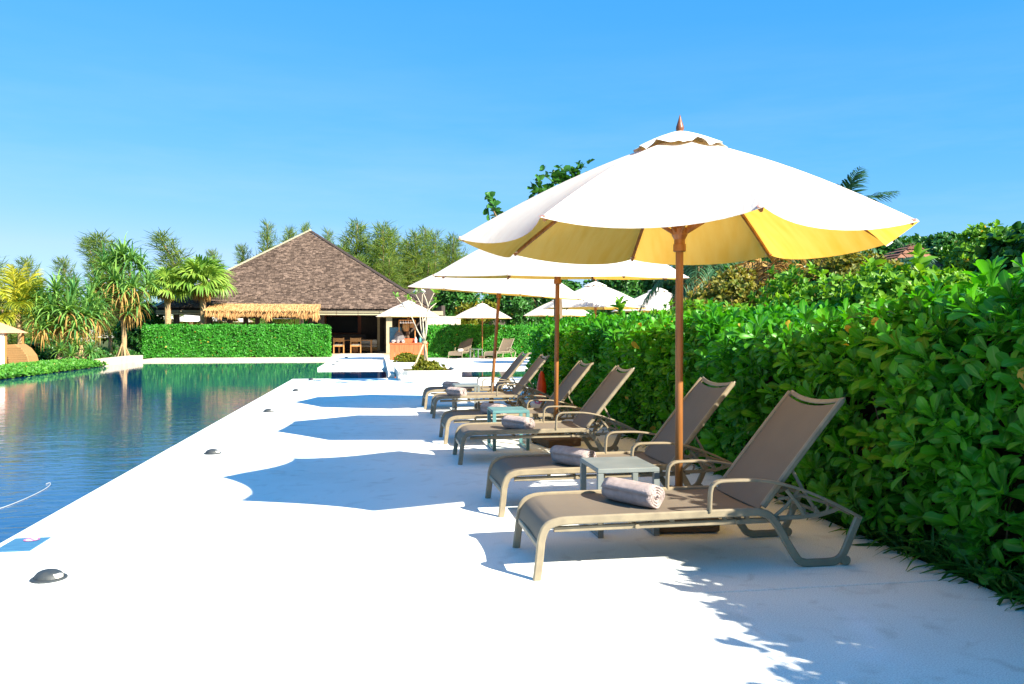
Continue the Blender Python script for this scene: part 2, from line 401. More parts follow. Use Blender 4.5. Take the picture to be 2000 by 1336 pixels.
# ------------------------------------------------------------------ object helpers
def tag(o, label=None, cat=None, group=None, kind=None):
    if label: o['label'] = label
    if cat: o['category'] = cat
    if group: o['group'] = group
    if kind: o['kind'] = kind
    return o


def empty(name, loc, rz=0.0, parent=None):
    o = bpy.data.objects.new(name, None)
    o.empty_display_size = 0.1
    o.location = loc
    o.rotation_euler = (0, 0, rz)
    o.parent = parent
    COL.objects.link(o)
    return o


def link(name, me, mat=None, parent=None, loc=(0, 0, 0)):
    if mat is not None and len(me.materials) == 0:
        me.materials.append(mat)
    o = bpy.data.objects.new(name, me)
    o.parent = parent
    o.location = loc
    COL.objects.link(o)
    return o


def copy_tree(o, parent=None, skip=()):
    c = o.copy()
    COL.objects.link(c)
    c.parent = parent
    for ch in o.children:
        if ch.name.split('.')[0] in skip:
            continue
        copy_tree(ch, c, skip)
    return c


def np_mesh(name, V, F, var=None, smooth=False, rib=False):
    """V (n,3) array, F (m,4) or (m,3) array of indices"""
    me = bpy.data.meshes.new(name)
    V = np.ascontiguousarray(V, np.float32)
    F = np.ascontiguousarray(F, np.int32)
    k = F.shape[1]
    me.vertices.add(len(V))
    me.vertices.foreach_set('co', V.ravel())
    me.loops.add(F.size)
    me.loops.foreach_set('vertex_index', F.ravel())
    me.polygons.add(len(F))
    me.polygons.foreach_set('loop_start', np.arange(0, F.size, k, dtype=np.int32))
    if smooth:
        me.polygons.foreach_set('use_smooth', np.ones(len(F), bool))
    if var is not None:
        a = me.attributes.new('var', 'FLOAT', 'POINT')
        a.data.foreach_set('value', np.ascontiguousarray(var, np.float32))
    if rib:
        a = me.attributes.new('rib', 'FLOAT', 'POINT')
        a.data.foreach_set('value', (np.arange(len(V)) % 3 == 1).astype(np.float32))
    me.update(calc_edges=True)
    me.validate()
    return me


class MB:
    """collects solid pieces for ONE mesh object"""

    def __init__(self):
        self.v = []; self.f = []; self.var = []; self.cv = 0.5

    def add(self, vs, fs):
        n = len(self.v)
        self.v += [tuple(map(float, p)) for p in vs]
        self.var += [self.cv] * len(vs)
        self.f += [tuple(i + n for i in f) for f in fs]

    def box(self, lo, hi, bev=0.0):
        x0, y0, z0 = lo; x1, y1, z1 = hi
        if bev <= 0:
            self.add([(x0, y0, z0), (x1, y0, z0), (x1, y1, z0), (x0, y1, z0), (x0, y0, z1), (x1, y0, z1), (x1, y1, z1), (x0, y1, z1)],
                     [(0, 3, 2, 1), (4, 5, 6, 7), (0, 1, 5, 4), (1, 2, 6, 5), (2, 3, 7, 6), (3, 0, 4, 7)])
        else:
            b = bev
            ring = lambda i, z: [(x0 + i, y0 + i, z), (x1 - i, y0 + i, z), (x1 - i, y1 - i, z), (x0 + i, y1 - i, z)]
            vs = ring(b, z0) + ring(0, z0 + b) + ring(0, z1 - b) + ring(b, z1)
            fs = [(3, 2, 1, 0), (12, 13, 14, 15)]
            for r in range(3):
                for i in range(4):
                    j = (i + 1) % 4
                    fs.append((r * 4 + i, r * 4 + j, r * 4 + 4 + j, r * 4 + 4 + i))
            self.add(vs, fs)

    def sweep(self, path, sec, side=None, scale=None, cap=True):
        """sweep closed section [(a,b)..] along path; a along side vector, b along the in-plane normal"""
        P = [Vector(p) for p in path]
        n, k = len(P), len(sec)
        vs = []
        ref = Vector(side) if side is not None else None
        prev = None
        for i in range(n):
            t = (P[min(i + 1, n - 1)] - P[max(i - 1, 0)]).normalized()
            if ref is not None:
                s = (ref - t * ref.dot(t)).normalized()
            else:
                if prev is None:
                    h = Vector((0, 0, 1)) if abs(t.z) < 0.9 else Vector((1, 0, 0))
                    s = t.cross(h).normalized()
                else:
                    s = (prev - t * prev.dot(t)).normalized()
                prev = s
            u = t.cross(s)
            sc = 1.0 if scale is None else scale[i]
            for a, b in sec:
                vs.append(P[i] + s * (a * sc) + u * (b * sc))
        fs = []
        for i in range(n - 1):
            for j in range(k):
                jj = (j + 1) % k
                fs.append((i * k + j, i * k + jj, (i + 1) * k + jj, (i + 1) * k + j))
        if cap:
            fs.append(tuple(range(k))[::-1])
            fs.append(tuple((n - 1) * k + j for j in range(k)))
        self.add(vs, fs)

    def tube(self, path, r, n=8, cap=True):
        sec = [(math.cos(2 * math.pi * j / n), math.sin(2 * math.pi * j / n)) for j in range(n)]
        rr = r if hasattr(r, '__len__') else [r] * len(path)
        self.sweep(path, sec, None, rr, cap)

    def lathe(self, prof, n=16, c=(0, 0)):
        vs = []; fs = []
        for r, z in prof:
            for j in range(n):
                a = 2 * math.pi * j / n
                vs.append((c[0] + r * math.cos(a), c[1] + r * math.sin(a), z))
        for i in range(len(prof) - 1):
            for j in range(n):
                jj = (j + 1) % n
                fs.append((i * n + j, i * n + jj, (i + 1) * n + jj, (i + 1) * n + j))
        fs.append(tuple(range(n))[::-1])
        fs.append(tuple((len(prof) - 1) * n + j for j in range(n)))
        self.add(vs, fs)

    def mesh(self, name, off=(0, 0, 0), smooth=False, var=False):
        me = bpy.data.meshes.new(name)
        me.from_pydata([(x - off[0], y - off[1], z - off[2]) for x, y, z in self.v], [], self.f)
        if smooth:
            me.polygons.foreach_set('use_smooth', [True] * len(me.polygons))
        if var:
            a = me.attributes.new('var', 'FLOAT', 'POINT')
            a.data.foreach_set('value', self.var)
        me.update()
        return me

    def build(self, name, mat, parent=None, off=(0, 0, 0), smooth=False, var=False):
        return link(name, self.mesh(name, off, smooth, var), mat, parent)


def rrect(w, h, b):
    """rounded rectangle section"""
    w, h = w / 2, h / 2
    return [(-w + b, -h), (w - b, -h), (w, -h + b), (w, h - b), (w - b, h), (-w + b, h), (-w, h - b), (-w, -h + b)]


def spline(pts, n=6, closed=False):
    P = [np.array(p, float) for p in pts]
    out = []
    for i in range(len(P) - 1):
        p0 = P[max(i - 1, 0)]; p1 = P[i]; p2 = P[i + 1]; p3 = P[min(i + 2, len(P) - 1)]
        for k in range(n):
            t = k / n
            out.append(0.5 * ((2 * p1) + (-p0 + p2) * t + (2 * p0 - 5 * p1 + 4 * p2 - p3) * t * t + (-p0 + 3 * p1 - 3 * p2 + p3) * t ** 3))
    out.append(P[-1])
    return out


# ------------------------------------------------------------------ leaf machinery
def leaf_template(kind):
    if kind == 'spoon':      # obovate hedge leaf, folded and arched: 8 quads
        st = [(0.0, 0.035, 0), (0.22, 0.07, .03), (0.5, 0.155, .045), (0.76, 0.205, .02), (0.93, 0.15, -.03), (1.0, 0.03, -.06)]
    elif kind == 'oval':
        st = [(0.0, 0.03, 0), (0.35, 0.24, .04), (0.7, 0.22, .02), (1.0, 0.02, -.06)]
    elif kind == 'round':
        st = [(0.0, 0.05, 0), (0.3, 0.38, .03), (0.7, 0.38, .02), (1.0, 0.05, -.06)]
    elif kind == 'strap':
        st = [(0.0, 0.035, 0), (0.3, 0.045, .10), (0.6, 0.035, .06), (0.85, 0.022, -.12), (1.0, 0.004, -.34)]
    elif kind == 'needle':
        st = [(0.0, 0.03, 0), (0.55, 0.05, .02), (1.0, 0.008, -.08)]
    else:                    # diamond
        st = [(0.0, 0.02, 0), (0.5, 0.25, .02), (1.0, 0.02, -.04)]
    V = []
    for t, w, z in st:
        V += [(-w, t, z + w * 0.35), (0, t, z), (w, t, z + w * 0.35)]
    F = []
    for i in range(len(st) - 1):
        a = i * 3
        F += [(a, a + 1, a + 4, a + 3), (a + 1, a + 2, a + 5, a + 4)]
    return np.array(V), np.array(F)


def frames(d, nrm):
    d = d / np.linalg.norm(d, axis=1, keepdims=True)
    x = np.cross(d, nrm)
    x /= (np.linalg.norm(x, axis=1, keepdims=True) + 1e-9)
    z = np.cross(x, d)
    return np.stack([x, d, z], axis=2)      # columns


def instance(tmpl, pos, R, size, var):
    V0, F0 = tmpl
    V = np.einsum('nij,kj->nki', R, V0) * size[:, None, None] + pos[:, None, :]
    n, k = len(pos), len(V0)
    F = F0[None] + (np.arange(n) * k)[:, None, None]
    return V.reshape(-1, 3), F.reshape(-1, F0.shape[1]), np.repeat(var, k)


def unit(a):
    return a / (np.linalg.norm(a, axis=-1, keepdims=True) + 1e-9)


def rosettes(P, A, k, size, spread=(35, 80), jit=0.25, r=rng):
    """whorls of k leaves at each P about axis A -> pos, frames, size, var"""
    n = len(P)
    A = unit(A)
    h = np.where(np.abs(A[:, 2:3]) < 0.9, np.array([[0, 0, 1.0]]), np.array([[1.0, 0, 0]]))
    u = unit(np.cross(A, h)); w = np.cross(A, u)
    ph0 = r.uniform(0, 6.28, n)
    D = []; N = []
    for i in range(k):
        ph = ph0 + i * 2.399 + r.uniform(-.3, .3, n)
        sp = np.radians(spread[0] + (spread[1] - spread[0]) * ((i + .5) / k) + r.uniform(-12, 12, n))
        rad = u * np.cos(ph)[:, None] + w * np.sin(ph)[:, None]
        D.append(A * np.cos(sp)[:, None] + rad * np.sin(sp)[:, None] + r.normal(0, jit * .3, (n, 3)))
        N.append(A * np.sin(sp)[:, None] - rad * np.cos(sp)[:, None] + r.normal(0, jit, (n, 3)))
    D = np.concatenate(D); N = np.concatenate(N)
    pos = np.tile(P, (k, 1))
    R = frames(D, N)
    m = len(pos)
    base = np.tile(r.uniform(0, 1, n), k)
    var = np.clip(base * .55 + r.uniform(0, .4, m), 0, 0.95)
    var[r.uniform(0, 1, m) < 0.004] = 1.0
    s = size * r.uniform(.6, 1.25, m) * np.tile(r.uniform(.8, 1.2, n), k)
    return pos, R, s, var


def foliage(name, mat, P, A, k, size, tmpl='oval', spread=(35, 85), parent=None, off=(0, 0, 0), kind='stuff', jit=0.3):
    pos, R, s, var = rosettes(P, A, k, size, spread, jit)
    V, F, va = instance(leaf_template(tmpl), pos - np.array(off), R, s, var)
    o = link(name, np_mesh(name, V, F, va), mat, parent)
    if kind: o['kind'] = kind
    return o


def blob_points(c, rad, n, shell=0.55, lumps=7, r=rng):
    """points in an uneven crown: shells of several overlapping lumps; returns points and outward dirs"""
    c = np.array(c, float); rad = np.array(rad, float)
    cs = unit(r.normal(size=(lumps, 3))) * r.uniform(.25, .7, (lumps, 1))
    rs = r.uniform(.38, .62, lumps)
    cs = np.vstack([cs, [[0, 0, 0]]]); rs = np.append(rs, .62)
    w = rs ** 2; w /= w.sum()
    idx = r.choice(len(cs), n, p=w)
    d = unit(r.normal(size=(n, 3)))
    q = cs[idx] + d * (rs[idx] * r.uniform(shell, 1.0, n))[:, None]
    return c + q * rad, unit(d * 0.8 + unit(q) * .5 + np.array([0, 0, .35]))


# ================================================================== THE SETTING
POOL_X0, POOL_X1 = -10.42, -2.29      # pool between the garden bank and the deck
DECK_X1, DECK_END = 3.02, 22.5
WATER_Z = -0.075


def structure(o):
    o['kind'] = 'structure'
    return o


def ground_z(x, y):
    return -1.45 if (x < -17.0 and y > 46) else -0.03


def build_setting():
    b = MB(); b.box((-400, -200, -1.9), (400, 600, -1.45))
    structure(b.build('ground', M['lawn']))
    # garden earth banks round the pool (tops near deck level)
    b = MB(); b.box((-90, -20, -1.47), (POOL_X0 - 0.02, 46.0, -0.03))
    structure(b.build('garden_bank', M['lawn']))
    b = MB(); b.box((-20, 24, -0.03), (-12.4, 34.5, -0.02)); structure(b.build('sand_patch', M['sand']))
    b = MB(); b.box((DECK_X1 + 0.02, -20, -1.47), (70, 16.4, -0.03)); b.box((9.02, 16.42, -1.468), (70, 38.5, -0.031))
    structure(b.build('garden_soil', M['soil']))
    b = MB(); b.box((POOL_X0, 40.7, -1.47), (70, 46.0, -0.026)); b.box((-17.0, 46.01, -1.47), (70, 140, -0.027))
    structure(b.build('terrace', M['beige_stone']))
    # water
    me = np_mesh('pool_water', np.array([(POOL_X0, -20, 0), (9.0, -20, 0), (9.0, 41, 0), (POOL_X0, 41, 0)]) + np.array([0, 0, WATER_Z]),
                 np.array([[0, 1, 2, 3]]))
    structure(link('pool_water', me, M['water']))
    # deck: footing with separate cast slabs, 5 mm joints
    b = MB(); b.box((POOL_X1 + 0.01, -6, -1.46), (DECK_X1 - 0.01, DECK_END - 0.01, -0.06)); b.box((DECK_X1, 16.5, -1.46), (8.99, DECK_END - 0.01, -0.061))
    deck = structure(b.build('pool_deck', M['soil']))
    ys = [-6, -3.82, 0.0, 3.83, 7.65, 11.48, 15.3, 19.1, DECK_END]
    for i in range(len(ys) - 1):
        b = MB(); b.box((POOL_X1, ys[i] + 0.005, -0.06), (DECK_X1, ys[i + 1] - 0.005, 0.0), 0.003)
        b.build('slab', M['deck'], deck)
    b = MB(); b.box((DECK_X1 + 0.006, 16.5, -0.06), (9.0, DECK_END - .004, 0.0), 0.003)
    b.build('slab', M['deck'], deck)
    # second deck beyond the channel and the stepping platform
    b = MB(); b.box((0.42, 28.6, -1.47), (9.0, 38.6, 0.0), 0.004)
    structure(b.build('far_deck', M['deck']))
    b = MB(); b.box((-2.12, 29.1, -1.47), (0.22, 46.2, 0.0), 0.004)
    structure(b.build('stepping_platform', M['deck']))
    # far pool wall with ledge
    b = MB(); b.box((POOL_X0, 37.5, -1.47), (-2.2, 40.68, 0.0), 0.01)
    structure(b.build('far_pool_wall', M['beige_stone']))
    # white return wall at the far left corner of the pool
    b = MB(); b.box((-10.9, 33.4, -1.47), (POOL_X0 + 0.03, 38.6, 0.19), 0.012)
    structure(b.build('corner_wall', M['beige_stone']))
    # walkway kerb beside the kiosk, running over the channel
    b = MB(); b.box((0.232, 22.52, -1.47), (0.41, 36.0, 0.10), 0.006)
    structure(b.build('walkway_kerb', M['white_stone']))


build_setting()

# ================================================================== LOUNGERS
SEC = rrect(0.024, 0.044, 0.007)


def make_lounger():
    root = empty('sun_lounger', (0, 0, 0))
    W = 0.325                                   # half width to the side frames
    leg = spline([(0, 0.0), (0.012, .10), (0.022, .20)], 2) + spline([(0.03, .235), (0.055, .28), (0.115, .302), (0.2, .307)], 5)
    rail = [(0.4, .309), (0.7, .311), (1.0, .313), (1.16, .314)]
    rear = spline([(1.22, .313), (1.285, .292), (1.335, .235), (1.385, .15), (1.44, .065), (1.468, .034), (1.51, .022)], 4)
    foot = spline([(1.56, .022), (1.64, .022), (1.69, .032), (1.725, .065), (1.765, .15), (1.815, .262)], 4)
    prof = leg + rail + rear + foot
    for s in (-1, 1):
        b = MB()
        b.sweep([(p[0], s * W, p[1]) for p in prof], SEC, (0, 1, 0))
        b.build('side_frame', M['frame'], root, smooth=False)
        # arm: flat bar rising from the rail, arching back down to the rear leg
        arm = [(0.944, .325), (0.945, .38), (0.948, .43)] + spline([(0.955, .46), (0.985, .483), (1.05, .489), (1.22, .486), (1.36, .462), (1.5, .418), (1.64, .358), (1.76, .298), (1.825, .262)], 4)
        b = MB(); b.sweep([(p[0], s * (W + .004), p[1]) for p in arm], rrect(0.040, 0.015, 0.004), (0, 1, 0))
        b.build('armrest', M['frame'], root)
        # under-rail and notched adjusting rack
        b = MB()
        b.sweep([(0.10, s * (W - .045), .252), (0.7, s * (W - .045), .254), (1.28, s * (W - .045), .256), (1.40, s * (W - .045), .262)], rrect(0.02, 0.03, 0.004), (0, 1, 0))
        for x in (.35, .75, 1.05, 1.18):
            b.box((x - .012, s * (W - .045) - .008, .264), (x + .012, s * (W - .045) + .008, .300))
        b.build('under_rail', M['frame'], root)
        b = MB()
        yy = s * (W - .03)
        b.sweep([(1.36, yy, .268), (1.48, yy, .270), (1.60, yy, .278), (1.68, yy, .298), (1.725, yy, .318)], rrect(0.012, 0.026, 0.004), (0, 1, 0))
        for x, z in ((1.42, .285), (1.50, .287), (1.57, .290), (1.64, .302)):
            b.sweep([(x, yy, z - .012), (x + .012, yy, z + .018), (x + .004, yy, z + .034)], rrect(.012, .014, .003), (0, 1, 0))
        b.sweep([(1.33, yy, .275), (1.40, yy, .33), (1.46, yy, .40), (1.475, yy, .425)], rrect(0.012, 0.02, 0.004), (0, 1, 0))
        b.sweep([(1.395, yy + s * .013, .425), (1.46, yy + s * .013, .35), (1.50, yy + s * .013, .285)], rrect(0.012, 0.02, 0.004), (0, 1, 0))
        b.sweep([(1.36, yy - s * .013, .37), (1.5, yy - s * .013, .385), (1.66, yy - s * .013, .335), (1.79, yy - s * .013, .275)], rrect(0.010, 0.018, 0.004), (0, 1, 0))
        b.build('adjusting_rack', M['frame'], root)
        # wheel knob at the rear foot
        b = MB(); n = 14
        ring = [(1.735 + .028 * math.cos(2 * math.pi * j / n), .029 + .028 * math.sin(2 * math.pi * j / n)) for j in range(n)]
        b.add([(x, s * W - .014, z) for x, z in ring] + [(x, s * W + .014, z) for x, z in ring],
              [tuple(range(n))[::-1], tuple(range(n, 2 * n))] + [(j, (j + 1) % n, n + (j + 1) % n, n + j) for j in range(n)])
        b.build('foot_wheel', M['frame'], root)
        # back frame tube
        b = MB()
        b.sweep([(1.268, s * (W - .035), .335), (1.42, s * (W - .035), .528), (1.58, s * (W - .035), .725), (1.735, s * (W - .035), .912)], rrect(.026, .036, .008), (0, 1, 0))
        b.build('back_frame', M['frame'], root)
        # tilt strut
        b = MB(); b.sweep([(1.44, s * (W - .06), .545), (1.52, s * (W - .05), .40), (1.585, s * (W - .045), .30)], rrect(.012, .018, .003), (0, 1, 0))
        b.build('back_strut', M['frame'], root)
    # seat sling: taut, slight belly between the rails, rolling over the foot end
    path = spline([(0.012, .175), (0.024, .225), (0.052, .275), (0.11, .306), (0.2, .314)], 5) + [(0.35, .314), (0.55, .314), (0.8, .315), (1.05, .317), (1.27, .322)]
    ny = 9
    V = []; F = []
    for th in (0, 1):
        for i, p in enumerate(path):
            t = i / (len(path) - 1)
            for j in range(ny):
                v = -1 + 2 * j / (ny - 1)
                sag = (1 - v * v) * (.016 if p[0] > .1 else .004 + .012 * max(0, p[0]) / .1)
                V.append((p[0] + (.010 * (1 - v * v) if p[0] < .1 else 0), v * (W - .012), p[1] - sag - th * .004))
    n0 = len(path) * ny
    for th in (0, 1):
        for i in range(len(path) - 1):
            for j in range(ny - 1):
                a = th * n0 + i * ny + j
                q = (a, a + 1, a + ny + 1, a + ny)
                F.append(q if th == 1 else q[::-1])
    F += [(j, j + 1, n0 + j + 1, n0 + j) for j in range(ny - 1)]
    link('seat_sling', np_mesh('seat_sling', np.array(V), np.array(F), smooth=True), M['sling'], root)
    # back sling with concave top hem
    nb = 9; V = []; F = []
    A = Vector((1.255, 0, .314)); B = Vector((1.722, 0, .890))
    nrm = Vector((-(B - A).z, 0, (B - A).x)).normalized()
    for th in (0, 1):
        for i in range(nb):
            t = i / (nb - 1)
            for j in range(ny):
                v = -1 + 2 * j / (ny - 1)
                tt = t * (1 - .055 * (1 - v * v))
                p = A.lerp(B, tt) - nrm * ((1 - v * v) * .02 * (1 - .5 * abs(2 * t - 1))) + nrm * (.012 - th * .004)
                V.append((p.x, v * (W - .036), p.z))
    n0 = nb * ny
    for th in (0, 1):
        for i in range(nb - 1):
            for j in range(ny - 1):
                a = th * n0 + i * ny + j
                q = (a, a + 1, a + ny + 1, a + ny)
                F.append(q if th == 1 else q[::-1])
    link('back_sling', np_mesh('back_sling', np.array(V), np.array(F), smooth=True), M['sling'], root)
    # curved top bar
    b = MB()
    pts = []
    for j in range(13):
        v = -1 + 2 * j / 12
        dip = (1 - v * v) * .040
        pts.append((1.742 - dip * .62, v * (W - .03), .915 - dip * .78))
    b.sweep(pts, rrect(.012, .030, .004), (0.77, 0, -0.62))
    b.build('top_bar', M['frame'], root)
    # cross bars
    b = MB(); b.sweep([(.018, -W, .165), (.018, W, .165)], rrect(.02, .034, .006), (1, 0, 0)); b.build('foot_bar', M['frame'], root)
    for x, z in ((.55, .255), (1.12, .257), (1.285, .30)):
        b = MB(); b.sweep([(x, -W + .02, z), (x, W - .02, z)], rrect(.022, .022, .005), (1, 0, 0)); b.build('cross_bar', M['frame'], root)
    b = MB(); b.sweep([(1.585, -W + .02, .298), (1.585, W - .02, .298)], rrect(.018, .018, .005), (1, 0, 0)); b.build('support_bar', M['frame'], root)
    return root


lounger0 = make_lounger()
LG = 'brown mesh sun loungers'
LOUNGERS = [  # x, y centre, rotation, label
    (0.805, 4.49, 0.0, 'taupe sling sun lounger in full view before the pale grey table'),
    (0.830, 5.95, 0.0, 'taupe sling sun lounger partly hidden behind the pale grey side table'),
    (0.770, 8.20, 0.0, 'taupe sling sun lounger in front of the teal tinted side table'),
    (0.735, 9.63, 0.0, 'taupe sling sun lounger behind the teal tinted side table, foot in parasol shade'),
    (0.790, 12.42, 0.0, 'taupe sling sun lounger with pale towel near the orange rescue buoy'),
    (0.735, 13.80, 0.0, 'shaded dark sun lounger at the channel end of the row by the hedge'),
    (3.40, 37.15, math.radians(66), 'small distant sun lounger with a white towel beside the clipped hedge'),
    (4.95, 36.75, math.radians(52), 'distant sun lounger with sunlit backrest across the channel'),
    (6.60, 34.6, math.radians(66), 'distant sun lounger half hidden behind tilted backrests across the channel'),
]
for i, (x, y, a, lab) in enumerate(LOUNGERS):
    o = lounger0 if i == 0 else copy_tree(lounger0)
    o.location = (x, y, 0.0)
    o.rotation_euler = (0, 0, a + math.radians([0, .7, -.6, .5, -.9, .4, 0, 0, 0][i]))
    tag(o, lab, 'sun lounger', LG)


# ------------------------------------------------------------------ towels
def make_towel_mesh(turns=3.6, r0=.014, r1=.070, L=.365, seed=0):
    r = np.random.default_rng(seed)
    n = 70; m = 11; th = .0105
    V = []; F = []
    wob = r.normal(0, .0012, (n, 2)); wob = np.cumsum(wob, axis=0) * .18
    for side in (0, 1):
        for i in range(n):
            t = i / (n - 1)
            a = turns * 2 * math.pi * t
            rr = r0 + (r1 - r0) * t + (th * .5 if side else -th * .5)
            for j in range(m):
                u = -1 + 2 * j / (m - 1)
                bulge = (1 - .07 * abs(u) ** 6) * (1 + .012 * math.sin(9 * u + 3 * a + seed))
                z = math.sin(a - .9) * rr * bulge
                z = max(z, -r1 * .93)
                V.append((math.cos(a - .9) * rr * bulge + wob[i, 0], u * L / 2 + .006 * math.sin(3 * a + seed), z + wob[i, 1] * .3))
    N = n * m
    for i in range(n - 1):
        for j in range(m - 1):
            a = i * m + j
            F.append((a, a + 1, a + m + 1, a + m))
            F.append((N + a, N + a + m, N + a + m + 1, N + a + 1))
        for j in (0, m - 1):
            a = i * m + j
            F.append((a, a + m, N + a + m, N + a) if j == 0 else (a, N + a, N + a + m, a + m))
    for j in range(m - 1):
        a = (n - 1) * m + j
        F.append((a, a + 1, N + a + 1, N + a))
        F.append((j, N + j, N + j + 1, j + 1))
    V = np.array(V); V[:, 2] -= V[:, 2].min()
    return np_mesh('rolled_towel', V, np.array(F), smooth=True)


TOWELS = [(1.43, 4.52, .302, -58, 1.0, 'grey beige rolled towel on the lounger before the pale grey table', 'towel'),
          (1.41, 5.88, .302, -58, 1.0, 'shaded rolled towel on the lounger behind the pale grey side table', 'towel'),
          (1.37, 8.10, .302, -58, 1.0, 'sunlit rolled towel on the lounger before the teal tinted table', 'towel'),
          (1.33, 9.55, .302, -58, 1.0, 'rolled towel in shade behind the teal tinted side table', 'towel'),
          (1.15, 12.36, .302, -58, 1.0, 'pale pinkish rolled towel with bright sunlit top on shaded lounger', 'towel'),
          (1.20, 13.75, .302, -58, 1.0, 'dark shaded rolled towel on the lounger nearest the planter', 'towel')]
tm = [make_towel_mesh(seed=s) for s in (1, 4, 8)]
for i, (x, y, z, a, s, lab, cat) in enumerate(TOWELS):
    o = link('rolled_towel', tm[i % 3], M['towel'], None, (x, y, z))
    o.rotation_euler = (0, 0, math.radians(90 + a))
    tag(o, lab, cat, 'rolled towels on the loungers')
for (x, y, lab) in ((3.72, 37.95, 'small white rolled towel on the distant lounger by the clipped hedge'), (6.9, 35.3, 'small white rolled towel on the distant lounger behind tilted backrests')):
    o = link('rolled_towel', make_towel_mesh(seed=3), M['white_towel'], None, (x, y, .302))
    o.rotation_euler = (0, 0, math.radians(150))
    tag(o, lab, 'towel', 'rolled towels on the loungers')


# ------------------------------------------------------------------ side tables
def make_table():
    root = empty('side_table', (0, 0, 0))
    w, d, h = .40, .47, .434
    b = MB(); b.box((-w / 2 + .001, -d / 2 + .001, h - .030), (w / 2 - .001, d / 2 - .001, h), .004); b.build('table_top', M['table'], root)
    for s in (-1, 1):
        for t in (-1, 1):
            b = MB(); x = s * (w / 2 - .018); y = t * (d / 2 - .018)
            b.box((x - .018, y - .018, .030), (x + .018, y + .018, h - .030), .002); b.build('leg', M['table'], root)
        x = s * (w / 2 - .018)
        b = MB(); b.box((x - .018, -d / 2, 0), (x + .018, d / 2, .030), .002); b.build('floor_runner', M['table'], root)
    return root


table0 = make_table()
for i, (x, y, a, lab) in enumerate([(1.545, 5.18, 0, 'pale grey metal side table beside the large cream parasol pole'),
                                    (1.40, 8.93, 0, 'teal tinted metal side table between two loungers with towels'),
                                    (1.37, 13.12, 0, 'pale side table behind the pinkish towel near the channel'),
                                    (4.45, 37.9, .9, 'tiny distant side table between loungers by the clipped hedge')]):
    o = table0 if i == 0 else copy_tree(table0)
    o.location = (x, y, 0); o.rotation_euler = (0, 0, a)
    tag(o, lab, 'side table', 'metal side tables')
    if i == 1:
        for ch in o.children:                      # this one is painted a bluer green
            ch.material_slots[0].link = 'OBJECT'
            ch.material_slots[0].material = M['table_teal']

# ================================================================== PARASOLS
UR, UZE, UZT = 1.47, 1.895, 2.60


